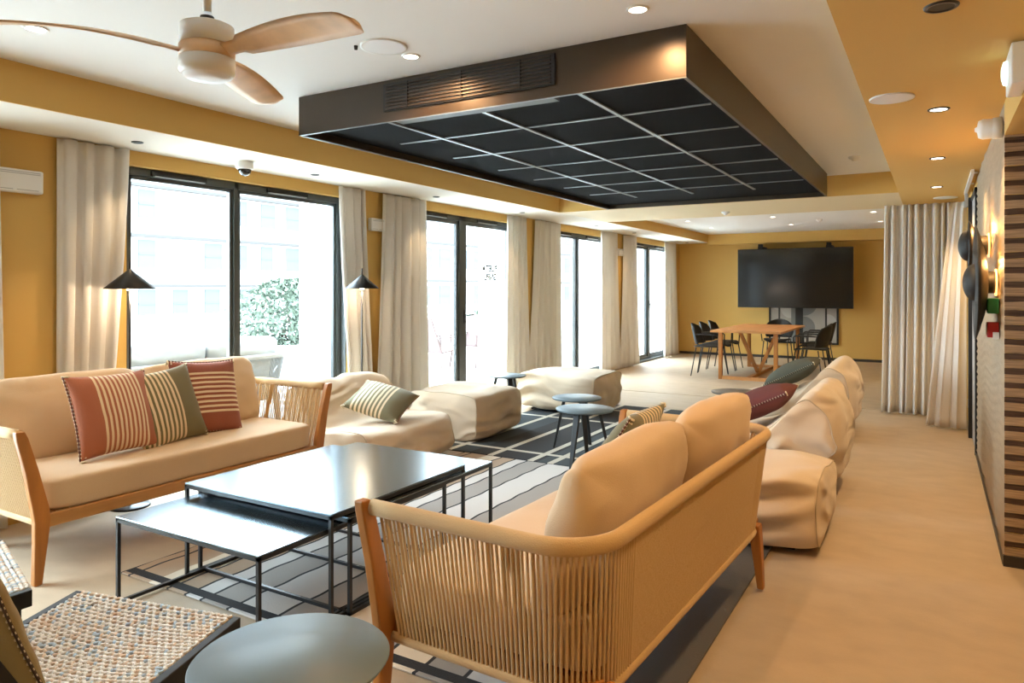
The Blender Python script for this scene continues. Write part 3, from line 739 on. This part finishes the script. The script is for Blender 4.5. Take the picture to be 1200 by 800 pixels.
# ------------------------------------------------------------ nesting coffee tables
def coffee(label, x0, y0, x1, y1, z, bars, seed=0, top=M_top):
    t = thing('coffee_table', label, 'coffee table', ((x0+x1)/2, (y0+y1)/2, .010), 0, 'nested black coffee tables')
    hx, hy = (x1-x0)/2, (y1-y0)/2; z -= .010; r = .0075
    bm = BM(); rbox(bm, -hx, -hy, z-.008, hx, hy, z, .002, 1); obj('table_top', bm, top, t)
    bm = BM()
    for s in (-1, 1): box(bm, -hx, s*hy-(r*2 if s > 0 else 0), z-.024, hx, s*hy+(0 if s > 0 else r*2), z-.0085); box(bm, s*hx-(r*2 if s > 0 else 0), -hy, z-.024, s*hx+(0 if s > 0 else r*2), hy, z-.0085)
    obj('apron', bm, M_black, t)
    for sx in (-1, 1):
        for sy in (-1, 1):
            bm = BM(); cx = sx*(hx-r); cy = sy*(hy-r); box(bm, cx-r, cy-r, 0, cx+r, cy+r, z-.0085); obj('leg', bm, M_black, t)
    bm = BM()
    for b in bars:
        if b == 'L': box(bm, -hx, -hy, 0, -hx+2*r, hy, .015)
        if b == 'R': box(bm, hx-2*r, -hy, 0, hx, hy, .015)
        if b == 'F': box(bm, -hx, -hy, 0, hx, -hy+2*r, .015)
        if b == 'B': box(bm, -hx, hy-2*r, 0, hx, hy, .015)
        if b == 'C': box(bm, -hx, -r, 0, hx, r, .015)
    obj('floor_bars', bm, M_black, t)
    return t
coffee('lowest nested black coffee table, nearest the woven chairs', -3.10, 1.83, -2.18, 3.03, .395, 'LRB')
coffee('middle nested black coffee table, whose far right corner sticks out', -3.135, 2.265, -2.13, 3.40, .428, 'FBR')
coffee('topmost nested black coffee table with glossy square top', -3.118, 2.18, -2.155, 3.165, .458, 'LRC')

# ------------------------------------------------------------ round side tables
def round_table(label, loc, r, h, rotz=0, top=M_greytop, group='small round side tables', nl=3, z0=.0101):
    t = thing('round_side_table', label, 'side table', (loc[0], loc[1], z0), rotz, group)
    H = h-z0
    bm = BM(); lathe(bm, [(0, H), (r-.003, H), (r, H-.003), (r-.008, H-.014), (0, H-.016)], 64); obj('table_top', bm, [top], t)
    for k in range(nl):
        a = 2*PI*k/nl; bm = BM(); rows = []
        for (rr, z, w) in ((r*.50, H-.016, .026), (r*.93, 0, .015)):
            c = Vector((rr*math.cos(a), rr*math.sin(a), z)); tx = Vector((-math.sin(a), math.cos(a), 0)); nx = Vector((math.cos(a), math.sin(a), 0))
            rows.append([bm.verts.new(c+tx*w*i+nx*w*.55*j) for i, j in ((-1, -1), (1, -1), (1, 1), (-1, 1))])
        for q in range(4): bm.faces.new((rows[0][q], rows[0][(q+1) % 4], rows[1][(q+1) % 4], rows[1][q]))
        bm.faces.new(rows[0][::-1]); bm.faces.new(rows[1]); obj('leg', bm, M_stoolb, t, bevel=.004)
    bm = BM()
    for k in range(nl):
        a = 2*PI*k/nl; bar(bm, (0, 0, H-.03), (r*.55*math.cos(a), r*.55*math.sin(a), H-.03), .03, .02)
    obj('under_frame', bm, M_stoolb, t)
    return t
round_table('blue-grey round side table at the bottom edge between chair and sofa', (-1.352, 1.235), .237, .50, .5, z0=0)
round_table('front one of two overlapping grey round tables on the plaid rug', (-2.36, 5.13), .228, .455, math.radians(25))
round_table('rear one of two overlapping grey round tables, slightly hidden', (-2.66, 5.62), .215, .455, math.radians(80))
round_table('grey round table between the two poufs near the window', (-3.97, 6.62), .215, .46, math.radians(-40))
round_table('low dark round table between the two high-backed beanbags', (-1.53, 6.55), .215, .47, .9, top=mat('brown_table_top', (.13, .10, .075), .4))

# ------------------------------------------------------------ bean bags
def loft(profile, width, nseed=0, amp=.012, endscale=.88, rot=0, n=44, flat=.10, wr=.028):
    """profile: closed list of (x,z); lofted along local y with soft ends"""
    # resample profile smoothly (Catmull-Rom)
    P = [Vector((a, 0, b)) for a, b in profile]; K = len(P); pts = []
    for i in range(K):
        p0, p1, p2, p3 = P[i-1], P[i], P[(i+1) % K], P[(i+2) % K]
        for j in range(6):
            t = j/6; pts.append(.5*((2*p1)+(-p0+p2)*t+(2*p0-5*p1+4*p2-p3)*t*t+(-p0+3*p1-3*p2+p3)*t**3))
    c = sum(pts, Vector())/len(pts); N = len(pts)
    bm = BM(); rings = []
    ts = [-1+2*i/n for i in range(n+1)]
    steps = [(-1, s) for s in (.25, .5, .75, .9)]+[(t, 1) for t in ts]+[(1, s) for s in (.9, .75, .5, .25)]
    for (t, s) in steps:
        e = endscale+(1-endscale)*(1-abs(t)**5)
        bul = (1-s*s)*.045*(1 if t > 0 else -1) if s < 1 else 0
        y = width/2*(t*.5+.5*math.copysign(abs(t)**.9, t))+bul
        ring = []
        for q in pts:
            d = (q-c)*e*s; v = c+d; z0 = v.z
            pv = Vector((v.x, y, v.z))
            nz = noise.noise(Vector((pv.x*4+nseed, pv.y*4, pv.z*4)))*amp
            # drag wrinkles
            wv = wr*math.sin(pv.z*38+6*noise.noise(Vector((pv.x*2, pv.y*2, nseed))))*max(0, noise.noise(Vector((pv.x*2.3, pv.y*2.3+nseed, pv.z*2))))*2.2
            dd = Vector((d.x, 0, d.z)); 
            dd = dd.normalized() if dd.length > 1e-6 else Vector()
            pv += dd*(nz+wv); pv.y += (nz*.7)*(1 if t > 0 else -1)
            pv.z = max(.004, pv.z)
            ring.append(bm.verts.new(pv))
        rings.append(ring)
    for A, B in zip(rings, rings[1:]):
        for k in range(N): f = bm.faces.new((A[k], A[(k+1) % N], B[(k+1) % N], B[k])); f.smooth = True
    for ring, sgn in ((rings[0], -1), (rings[-1], 1)):
        cv = bm.verts.new(sum((v.co for v in ring), Vector())/N)
        for k in range(N): f = bm.faces.new((ring[k], ring[(k+1) % N], cv)); f.smooth = True
    seams = []
    for t_ in (4, len(rings)-5): seams.append([v.co.copy() for v in rings[t_]])
    return bm, seams
def beanbag(label, prof, width, loc, rotz, seed, name='bean_bag_chair', cat='bean bag', group=None, tagpos=None, amp=.020, base=True):
    t = thing(name, label, cat, loc, rotz, group)
    bm, seams = loft(prof, width, seed, amp)
    obj('cover', bm, M_bag, t, subsurf=1)
    for s in seams:
        bm = BM(); tube(bm, [p for p in s], .0035, 5, closed=True); obj('seam_piping', bm, mat('cream_piping', (.52, .42, .30), .9), t)
    if base:
        xs = [p[0] for p in prof]; bm = BM(); rbox(bm, min(xs)+.14, -width/2+.12, 0, max(xs)-.14, width/2-.12, .02, .006); obj('base_panel', bm, M_blackm, t)
    if tagpos:
        x, y, z, nx = tagpos; bm = BM(); box(bm, x-.002, y-.02, z-.025, x+.002, y+.02, z+.025); obj('fabric_tag', bm, M_stitchd, t)
    return t
ZR = .0101
# local +x = facing direction (front), back at -x
PC = [(.50, .06), (.52, .22), (.47, .375), (.30, .40), (.08, .385), (-.10, .42), (-.22, .60), (-.32, .74), (-.42, .74), (-.47, .60), (-.49, .35), (-.47, .06), (-.2, .01), (.2, .01)]
PCr = [(.62, .06), (.64, .2), (.58, .32), (.35, .36), (.12, .38), (-.05, .45), (-.20, .58), (-.30, .70), (-.40, .71), (-.50, .58), (-.53, .34), (-.44, .07), (-.2, .01), (.25, .01)]
def pouf_prof(d, h): return [(d/2-.03, .05), (d/2, .2), (d/2-.01, h-.06), (d/2-.08, h-.005), (.1, h+.012), (-.1, h+.015), (-d/2+.08, h-.005), (-d/2+.01, h-.06), (-d/2, .2), (-d/2+.03, .05), (-.15, .005), (.15, .005)]
beanbag('white and tan bean bag lounger by the window sofa, striped pillow on it', [(x*.98, z*.88) for x, z in PC], 1.05, (-3.93, 4.42, 0), 0, 11, group='bean bag loungers', tagpos=None)
beanbag('high-backed bean bag nearest the foreground sofa on its right, burgundy pillow on it', PCr, .92, (-1.02, 5.42, ZR), PI, 12, group='bean bag loungers', tagpos=(-.50, -.1, .50, 0))
beanbag('farthest high-backed bean bag, with the green pillow', PCr, .92, (-1.12, 7.48, ZR), PI, 13, group='bean bag loungers', tagpos=(-.505, .20, .52, 0))
beanbag('tan block pouf with square front beside the window sofa lounger', pouf_prof(.86, .44), .78, (-3.91, 5.76, 0), 0, 14, 'floor_pouf', 'pouf', 'block poufs', amp=.014)
p3 = beanbag('farthest white pouf with folded flap below the windows', pouf_prof(.84, .43), .95, (-3.62, 7.46, ZR), PI/2-.03, 15, 'floor_pouf', 'pouf', 'block poufs', amp=.018)
beanbag('crumpled pouf standing at the end of the foreground sofa', pouf_prof(.80, .41), .80, (-.92, 4.32, 0), PI/2, 16, 'floor_pouf', 'pouf', 'block poufs', amp=.018)

cushion('olive striped pillow lying on the bean bag by the window', OLI2, (-3.80, 4.40, .50), ori(math.radians(58), math.radians(-67), math.radians(40)), .46, .46, .17, 'LR', None, 6)
cushion('burgundy pillow seen edge-on against the nearer high-backed bean bag', mat('burgundy_cloth', (.14, .035, .03), .9, bump=.2, bscale=200), (-1.10, 5.40, .565), (math.radians(-64), 0, -PI/2), .48, .52, .20, 'LR', [M_stitch, mat('burgundy_stitch', (.10, .02, .02), .9)], 7, group=None)
cushion('dark green pillow seen edge-on against the farther high-backed bean bag', mat('green_cloth', (.085, .085, .06), .9, bump=.2, bscale=200), (-1.20, 7.46, .57), (math.radians(-62), 0, -PI/2), .48, .52, .20, 'LR', [M_stitch, mat('green_stitch', (.05, .05, .03), .9)], 8, group=None)

# ------------------------------------------------------------ woven lounge chairs
def woven_chair(label, loc, rotz):
    t = thing('woven_lounge_chair', label, 'armchair', loc, rotz, 'woven lounge chairs')
    Wd, Dp, Z = .62, .60, .40
    for sx in (-1, 1):
        bm = BM(); x0, x1 = (sx*Wd/2-.014, sx*Wd/2+.014)
        rows = []
        # sloping flat side board: front high, back low
        vs = [(x, y, z) for x in (x0, x1) for y, z in ((0, Z-.055), (0, Z), (-Dp, Z-.06), (-Dp, Z-.125))]
        V = [bm.verts.new(v) for v in vs]
        for f in ((0, 1, 2, 3), (7, 6, 5, 4), (0, 4, 5, 1), (1, 5, 6, 2), (2, 6, 7, 3), (3, 7, 4, 0)): bm.faces.new([V[i] for i in f])
        sb = obj('side_board', bm, M_blackm, t, bevel=.003)
        for (y0, y1, zt) in ((-.03, -.07, Z-.05), (-.56, -.60, Z-.10)):
            bm = BM(); box(bm, x0, y1-.0, 0, x1, y0, zt); obj('leg', bm, M_blackm, t, bevel=.003)
        bm = BM(); bar(bm, (sx*Wd/2, -Dp+.03, Z-.11), (sx*Wd/2, -Dp-.22, .72), .026, .05); obj('back_post', bm, M_blackm, t, bevel=.003)
    bm = BM(); box(bm, -Wd/2+.014, -Dp, Z-.115, Wd/2-.014, -Dp+.03, Z-.07); box(bm, -Wd/2+.014, -.035, Z-.06, Wd/2-.014, -.01, Z-.02); obj('cross_rail', bm, M_blackm, t)
    # woven seat: rows of cord knots over a sagging sheet
    bm = BM(); nx, ny = 44, 40
    def sag(x, y): return Z-.004-.06*(-y/Dp)-.030*math.sin(PI*(x/Wd+.5))*math.sin(PI*min(1, max(0, -y/Dp)))
    rnd = random.Random(4)
    w = Wd-.03
    G = [[bm.verts.new((-w/2+w*i/14, -Dp*j/14, sag(-w/2+w*i/14, -Dp*j/14)-.008)) for j in range(15)] for i in range(15)]
    for i in range(14):
        for j in range(14): f = bm.faces.new((G[i][j], G[i+1][j], G[i+1][j+1], G[i][j+1])); f.material_index = 3
    for i in range(nx):
        for j in range(ny):
            x = -w/2+w*(i+.5)/nx; y = -Dp*(j+.5)/ny; z = sag(x, y)
            a = .85 if (i//1+j) % 2 else -.85
            if (j % 2): a = .5*a
            d = Vector((math.cos(a), math.sin(a), 0))*.0095
            u = rnd.random(); blue = math.sin(x*9+1)*math.cos(y*9) 
            mi = 0
            if u < .10+.16*max(0, blue): mi = 1
            elif u < .30: mi = 3
            elif u < .302: mi = 2
            p = Vector((x, y, z))
            tube(bm, [p-d-Vector((0, 0, .005)), p-d*.45+Vector((0, 0, .003)), p+d*.45+Vector((0, 0, .003)), p+d-Vector((0, 0, .005))], [.0042, .0064, .0064, .0042], 6, mi=mi, caps=False)
    obj('woven_seat', bm, [M_weave, M_weave2, M_brownb, M_weave3], t)
    # woven back panel
    bm = BM(); n = 24
    for i in range(n):
        x = -w/2+w*(i+.5)/n
        tube(bm, [(x, -Dp-.02, Z-.06), (x, -Dp-.10, .52), (x, -Dp-.20, .70)], .010, 5, mi=0 if i % 4 else 1)
    obj('woven_back', bm, [M_weave, M_weave2], t)
    bm = BM(); tube(bm, [(-Wd/2, -Dp-.215, .71), (Wd/2, -Dp-.215, .71)], .016, 8); obj('back_rail', bm, M_blackm, t)
    return t
woven_chair('black framed chair with cream woven seat, nearest at the bottom left', (-2.13, 1.385, 0), math.radians(13))
woven_chair('second woven chair cut off by the left photo edge, before the window sofa', (-2.885, 1.335, 0), math.radians(-17))
cushion('olive pillow with stitched edges leaning on the nearest woven chair', mat('olive_cloth', (.30, .22, .09), .9, bump=.2, bscale=220), (-2.15, .86, .54), (math.radians(-22), 0, math.radians(13)+PI), .42, .42, .15, 'LRTB', [M_stitch, M_brownb], 9, group=None)

# ------------------------------------------------------------ floor lamps
def floor_lamp(label, loc):
    t = thing('floor_lamp', label, 'lamp', (*loc, 0), 0, 'black cone floor lamps')
    bm = BM(); lathe(bm, [(0, .012), (.115, .012), (.12, .006), (.12, 0), (0, 0)], 40); obj('lamp_base', bm, M_black, t)
    bm = BM(); tube(bm, [(0, 0, .01), (0, 0, 1.40)], .0075, 12); obj('lamp_pole', bm, M_black, t)
    bm = BM(); lathe(bm, [(.150, 1.392), (.152, 1.395), (.012, 1.515), (.008, 1.52)], 48); lathe(bm, [(.148, 1.392), (.010, 1.508)], 48)
    sh = obj('lamp_shade', bm, M_black, t)
    bm = BM(); tube(bm, [(0, 0, 1.505), (0, 0, 1.575)], .006, 10); obj('finial', bm, M_black, sh)
    bm = BM(); lathe(bm, [(0, 1.382), (.018, 1.385), (.022, 1.40), (.018, 1.43), (0, 1.43)], 20); obj('bulb', bm, M_bulb, t)
    l = bpy.data.lights.new('lamp_glow', 'POINT'); l.energy = 3.5; l.color = (1, .74, .50); l.shadow_soft_size = .02
    o = bpy.data.objects.new('lamp_glow', l); COL.objects.link(o); o.parent = t; o.location = (0, 0, 1.365)
floor_lamp('black cone floor lamp behind the window sofa, nearer one', (-4.44, 2.715))
floor_lamp('black cone floor lamp before the narrow curtain, farther one', (-4.43, 4.865))

# ------------------------------------------------------------ dining group
t = thing('dining_table', 'oak dining table with sled frame legs in the far area', 'table', (0, 0, 0))
bm = BM(); rbox(bm, -2.96, 11.0, .718, -1.93, 13.3, .75, .006); obj('table_top', bm, M_woodt, t)
for x in (-2.83, -2.02):
    for y in (11.12, 13.1):
        bm = BM(); rbox(bm, x-.028, y-.028, .0, x+.028, y+.028, .718, .005); obj('leg', bm, M_wood, t)
for y in (11.12, 13.1):
    bm = BM(); box(bm, -2.80, y-.028, 0, -2.05, y+.028, .05); obj('floor_bar', bm, M_woodt, t)
bm = BM(); box(bm, -2.46, 11.148, 0.001, -2.40, 13.07, .045); obj('stretcher', bm, M_wood, t)
for s in (-1, 1):
    bm = BM(); bar(bm, (-2.43, 11.9, .03), (-2.43+s*.30, 11.9, .72), .05, .05); obj('brace', bm, M_wood, t)
def dining_chair(label, x, y, rz):
    t = thing('dining_chair', label, 'chair', (x, y, 0), rz, 'black dining chairs')
    # local: faces +x
    bm = BM(); n = 12; rows = []
    for i in range(n+1):
        u = -1+2*i/n; row = []
        for j in range(n+1):
            v = -1+2*j/n; X = .22*u; Y = .225*v*(1-.10*u*u*(u > 0)); z = .455+.018*v*v-.012*(u > .7)*(u-.7)*6
            k = (abs(u)**4+abs(v)**4)
            if k > 1: X /= k**.25; Y /= k**.25
            row.append(bm.verts.new((X, Y, z)))
        rows.append(row)
    for i in range(n):
        for j in range(n): f = bm.faces.new((rows[i][j], rows[i+1][j], rows[i+1][j+1], rows[i][j+1])); f.smooth = True
    obj('seat', bm, M_blackm, t, solid=.018)
    bm = BM(); rows = []
    for i in range(n+1):
        u = i/n; row = []
        hw = .20+.055*math.sin(PI*min(1, u*.8+.1)); 
        for j in range(n+1):
            v = -1+2*j/n; zz = .50+.33*u-(.05*v*v*u*u); row.append(bm.verts.new((-.215-.075*u+.085*v*v, hw*v*(1-.25*u**4), zz)))
        rows.append(row)
    for i in range(n):
        for j in range(n): f = bm.faces.new((rows[i][j], rows[i+1][j], rows[i+1][j+1], rows[i][j+1])); f.smooth = True
    obj('backrest', bm, M_blackm, t, solid=.014)
    for sx in (-1, 1):
        for sy in (-1, 1):
            bm = BM(); top = (sx*.17, sy*.20, .45) if sx > 0 else (sx*.17, sy*.20, .45); tube(bm, [(sx*.245, sy*.235, 0), top], .009, 8); obj('leg', bm, M_black, t)
    for sy in (-1, 1):
        bm = BM(); tube(bm, [(.18, sy*.225, .44), (.185, sy*.25, .64), (.15, sy*.255, .665), (-.1, sy*.255, .665), (-.17, sy*.22, .66)], [.009, .010, .013, .013, .009], 8); obj('armrest', bm, M_black, t)
    return t
for (x, y, r, lab) in ((-3.10, 11.50, .06, 'black dining chair on the table left side, nearest'), (-3.13, 12.06, 0, 'black dining chair on the table left side, middle'), (-3.13, 12.62, 0, 'black dining chair on the table left side, farthest'),
                    (-1.62, 11.85, PI-.25, 'black dining chair on the table right side, nearest and most visible'), (-1.70, 12.48, PI, 'black dining chair on the table right side, middle, mostly hidden'), (-1.70, 13.05, PI, 'black dining chair on the table right side, farthest, mostly hidden'),
                    (-2.45, 13.62, -PI/2, 'black dining chair at the far head of the oak table')):
    dining_chair(lab, x, y, r)
# television and framed picture behind
t = thing('television', 'very large dark flat television above the dining area', 'television', (-2.33, 14.62, 1.585))
bm = BM(); rbox(bm, -1.045, -.03, -.575, 1.045, .03, .575, .006); obj('housing', bm, M_black, t)
bm = BM(); box(bm, -1.030, -.033, -.56, 1.030, -.0305, .562); obj('screen', bm, M_screen, t)
for x in (-.62, .62):
    bm = BM(); box(bm, x-.05, .03, -.35, x+.05, .43-.001, .62); rbox(bm, x-.04, .0, .60, x+.04, .1, .67, .004); obj('wall_mount', bm, M_blackm, t)
t = thing('framed_picture', 'black framed picture of grey arcs and discs half hidden by television and chairs', 'picture', (-2.24, YF, 0))
x0, x1, z0, z1 = -.62, .66, .30, 1.3
bm = BM(); F = .035
box(bm, x0, -.035, z0, x1, -.001, z0+F); box(bm, x0, -.035, z1-F, x1, -.001, z1); box(bm, x0, -.035, z0, x0+F, -.001, z1); box(bm, x1-F, -.035, z0, x1, -.001, z1); obj('picture_frame', bm, M_blackm, t)
M_pg = mat('print_grey', (.42, .40, .37), .5); M_pl = mat('print_light', (.55, .55, .53), .5); M_pd = mat('print_dark', (.02, .022, .022), .5); M_pm = mat('print_mid', (.20, .21, .21), .5)
bm = BM(); box(bm, x0+F, -.020, z0+F, x1-F, -.012, z1-F, 0)
def pane(a, b, c, d, mi, y=-.021): box(bm, a, y, c, b, y+.0008, d, mi)
pane(-.20, .02, z0+F, z1-F, 3); pane(-.12, .02, z0+F, z1-F, 2, -.022); pane(.42, .455, z0+F, z1-F, 2, -.022); pane(-.44, -.405, z0+F, z1-F, 2, -.022)
def disc(cx, cz, r, a0, a1, mi, y):
    n = 24; V = [bm.verts.new((cx, y, cz))]+[bm.verts.new((cx+r*math.cos(a0+(a1-a0)*i/n), y, cz+r*math.sin(a0+(a1-a0)*i/n))) for i in range(n+1)]
    for i in range(n): f = bm.faces.new((V[0], V[i+1], V[i+2])); f.material_index = mi
disc(.02, 1.12, .27, -PI/2, PI/2, 3, -.0225); disc(-.20, 1.0, .2, PI/2, 1.5*PI, 1, -.0225); disc(.02, .62, .22, -PI/2, PI/2, 3, -.0225); disc(.455, .72, .17, -PI/2, PI/2, 1, -.0225)
disc(-.44, 1.1, .14, PI, 1.5*PI, 1, -.0225)
obj('picture_print', bm, [M_pg, M_pl, M_pd, M_pm], t)

# ------------------------------------------------------------ right wall items
def wall_lamp(label, y, z, R, dome, dx, tilt=0):
    t = thing('disc_wall_lamp', label, 'wall lamp', (XR, y, z), 0, 'black disc wall lamps')
    bm = BM(); lathe(bm, [(0, -.001), (.058, -.001), (.062, -.02), (.062, -dx+.02), (.055, -dx+.004), (0, -dx+.004)], 32, axis='X'); obj('wall_mount', bm, M_blackm, t)
    bm = BM(); lathe(bm, [(.063, -.004), (.075, -.004), (.075, -.012), (.063, -.012)], 32, axis='X'); obj('light_ring', bm, M_glow, t)
    bm = BM(); lathe(bm, [(0, -dx-.006), (R-.004, -dx-.002), (R, -dx+.002), (R*.85, -dx+.018), (R*.55, -dx+.045), (.07, -dx+.06), (0, -dx+.06)], 64, axis='X'); obj('disc', bm, M_blackm, t)
    bm = BM(); lathe(bm, [(dome, -dx-.004)]+[(dome*math.cos(a*PI/16), -dx-.004-dome*.55*math.sin(a*PI/16)) for a in range(1, 8)]+[(0, -dx-.004-dome*.55)], 40, axis='X'); obj('dome', bm, M_blackm, t)
    l = bpy.data.lights.new('wall_lamp_glow', 'POINT'); l.energy = 3; l.color = (1, .5, .16); l.shadow_soft_size = .03
    o = bpy.data.objects.new('wall_lamp_glow', l); COL.objects.link(o); o.parent = t; o.location = (-dx*.5, -.10, .10)
wall_lamp('large black disc lamp with dome on the textured right wall, glowing amber behind', 4.83, 1.43, .325, .105, .105)
wall_lamp('smaller black disc lamp just behind the large one on the right wall', 5.45, 1.67, .16, .10, .115)
t = thing('wall_siren', 'white round alarm siren high on the right wall', 'siren', (XR, 4.52, 2.235))
bm = BM(); lathe(bm, [(0, -.001), (.055, -.001), (.055, -.04), (.05, -.045)], 28, axis='X'); obj('siren_base', bm, M_plastic, t)
bm = BM(); lathe(bm, [(.052, -.045), (.053, -.085), (.044, -.105), (.015, -.11), (.010, -.12), (0, -.12)], 28, axis='X'); obj('siren_cap', bm, M_plastic, t)
t = thing('exit_light', 'white emergency light cut off at the upper right edge', 'emergency light', (XR, 3.40, 2.245))
bm = BM(); rbox(bm, -.055, -.12, -.075, -.001, .13, .08, .006); obj('housing', bm, M_plastic, t)
bm = BM(); lathe(bm, [(.05, -.055), (.045, -.068), (.02, -.074), (0, -.075)], 24, c=(0, .07, .01), axis='X'); obj('lens', bm, M_litc, t)
for (z, m, name, lab, cov) in ((1.30, M_green, 'door_release_box', 'green door release box on the textured right wall', False), (1.17, M_red, 'fire_call_point', 'red fire call point with clear cover below the green box', True)):
    t = thing(name, lab, 'call point', (XR, 4.74, z))
    bm = BM(); rbox(bm, -.055, -.04, -.042, -.001, .04, .042, .005); obj('box_body', bm, m, t)
    bm = BM(); box(bm, -.058, -.026, -.026, -.0555, .026, .026); obj('button_plate', bm, M_plastic if cov else mat('dark_green', (.01, .12, .05), .4), t)
    if cov:
        bm = BM(); rbox(bm, -.030, -.046, -.050, -.001, -.041, -.012, .001, 1); obj('cover_hinge', bm, M_plastic, t)

# ------------------------------------------------------------ outside: terrace, building, planting
bm = BM(); box(bm, -16, -12, -.12, -4.95, 40, -.02); struct('ground_terrace', bm, M_terr)
bm = BM(); box(bm, -150, -80, -6.2, -16, 160, -6.0); struct('ground_street', bm, M_terr)
for k, y in enumerate((5.36, 8.80, 11.9, 15.1)):
    bm = BM(); box(bm, -5.75, y, -.02, -5.3, y+.42, 3.2); struct('trim_terrace_pillar', bm, M_extw)
bm = BM(); box(bm, -13.2, -12, -.02, -13.0, 40, .86); struct('wall_terrace_parapet', bm, M_extw)
bm = BM(); box(bm, -9, -12, 3.2, -4.7, 20, 3.4); 
bm.free()
def facade(label, X, y0, y1, z0, z1, floors, bays, seed, col=None):
    rnd = random.Random(seed); t = thing('apartment_building', label, 'building', (X, 0, 0))
    bm = BM(); box(bm, -10, y0, z0, 0, y1, z1); obj('walls', bm, col or M_facade, t)
    fh = (z1-z0)/floors; bw = (y1-y0)/bays; bmt = BM()
    for f in range(floors):
        box(bmt, 0, y0, z0+f*fh-.08, .25, y1, z0+f*fh+.08)
        for b in range(bays):
            if rnd.random() < .12: continue
            ya = y0+b*bw+bw*.2; yb = ya+bw*(.45+.2*rnd.random())
            bm = BM(); box(bm, -.02, ya, z0+f*fh+.9, .05, yb, z0+f*fh+2.3); box(bm, .05, ya, z0+f*fh+1.55, .08, yb, z0+f*fh+1.62); obj('window', bm, M_fwin, t)
    obj('floor_bands', bmt, M_fbal, t)
facade('pale apartment building seen overexposed through the first window', -34, 2, 34, -6, 14, 8, 17, 2)
facade('pale stone apartment building seen through the second and third windows', -30, 36, 80, -6, 15, 8, 20, 5, mat('facade_stone', (.28, .26, .24), .8))
bm = BM(); rnd = random.Random(9)
def shrub(label, c, size, n, seed, zb):
    rnd = random.Random(seed); t = thing('planter_shrub', label, 'shrub', (c[0], c[1], 0))
    bm = BM()
    for i in range(n):
        u = rnd.random()*2*PI; r = rnd.random()**.5; z = rnd.random()
        prof = math.sin(PI*(.12+.85*z))**.6
        p = Vector((size[0]*r*math.cos(u)*prof, size[1]*r*math.sin(u)*prof, zb+size[2]*z))
        a = Vector((rnd.gauss(0, 1), rnd.gauss(0, 1), rnd.gauss(0, 1))).normalized(); b = a.cross(Vector((rnd.gauss(0, 1), rnd.gauss(0, 1), 1))).normalized()
        s = .05+.04*rnd.random()
        V = [bm.verts.new(p+a*s), bm.verts.new(p+b*s*.45), bm.verts.new(p-a*s), bm.verts.new(p-b*s*.45)]; bm.faces.new(V)
    obj('foliage', bm, M_leaf, t)
    bm = BM()
    for k in range(9): a = k*.7; tube(bm, [(0.1*math.cos(a), .1*math.sin(a), zb-.02), (size[0]*.5*math.cos(a), size[1]*.5*math.sin(a), zb+size[2]*.7)], [.02, .005], 6)
    obj('stems', bm, mat('stem_brown', (.10, .07, .05), .8), t)
    bm = BM(); box(bm, -size[0]*.8, -size[1], 0-.02, size[0]*.8, size[1], max(.05, zb+.05)); obj('planter', bm, M_extw, t)
bm.free()
shrub('leafy bush in a white planter seen through the first window', (-11.3, 10.4), (.8, 1.7, 1.35), 3800, 3, .22)
shrub('round dark bush seen through the second glass door', (-11.2, 18.4), (.8, 1.5, 1.0), 3000, 4, .02)
# outdoor sofa: white version of the rope sofa, reusing the same shapes
so = make_sofa('white outdoor rope sofa on the terrace behind the window', (-6.32, 4.45, -.02), PI/2, 9, mat('white_rope', (.14, .14, .14), .8), mat('white_rail', (.16, .15, .14), .8), mat('pale_outdoor_fabric', (.22, .225, .23), .9), mat('bleached_wood', (.22, .19, .16), .6), simple=True)
so.rotation_euler[2] = -PI/2
def garden_chair(label, x, y, rz):
    t = thing('garden_chair', label, 'chair', (x, y, -.02), rz, 'terracotta terrace chairs')
    bm = BM(); bar(bm, (.28, 0, .40), (-.22, 0, .34), .52, .025); obj('seat', bm, M_redch, t)
    bm = BM(); bar(bm, (-.22, 0, .34), (-.46, 0, .92), .52, .025); obj('backrest', bm, M_redch, t)
    for sx, sy in ((1, 1), (1, -1), (-1, 1), (-1, -1)):
        bm = BM(); bar(bm, (.22*sx, .24*sy, .37), (.28*sx, .27*sy, 0), .03, .03); obj('leg', bm, M_redch, t)
    for sy in (-1, 1):
        bm = BM(); bar(bm, (.25, .27*sy, .38), (.24, .27*sy, .58), .03, .03); bar(bm, (.26, .27*sy, .58), (-.34, .27*sy, .60), .05, .02); obj('armrest', bm, M_redch, t)
garden_chair('terracotta terrace chair leaning back left of the glass door post', -7.2, 9.85, 1.4)
garden_chair('terracotta terrace chair right of the glass door post', -7.2, 10.75, -1.5)
# faint lettering on the glass of the second window, read from outside
cu = bpy.data.curves.new('glass_lettering', 'FONT'); cu.body = 'BUETA\nGNPU'; cu.size = .115; cu.offset = .006; cu.extrude = .0006; cu.space_line = .9
tmp = bpy.data.objects.new('lettering_curve', cu); COL.objects.link(tmp); bpy.context.view_layer.update()
me = bpy.data.meshes.new_from_object(tmp.evaluated_get(bpy.context.evaluated_depsgraph_get())); bpy.data.objects.remove(tmp)
o = bpy.data.objects.new('glass_lettering', me); COL.objects.link(o); o.location = (-4.79, 7.76, 1.60); o.rotation_euler = (PI/2, 0, -PI/2)
me.materials.clear(); me.materials.append(mat('grey_lettering', (.035, .038, .038), .9, spec=0)); tag(o, 'two faint grey lines of lettering on the second glass door', 'lettering')
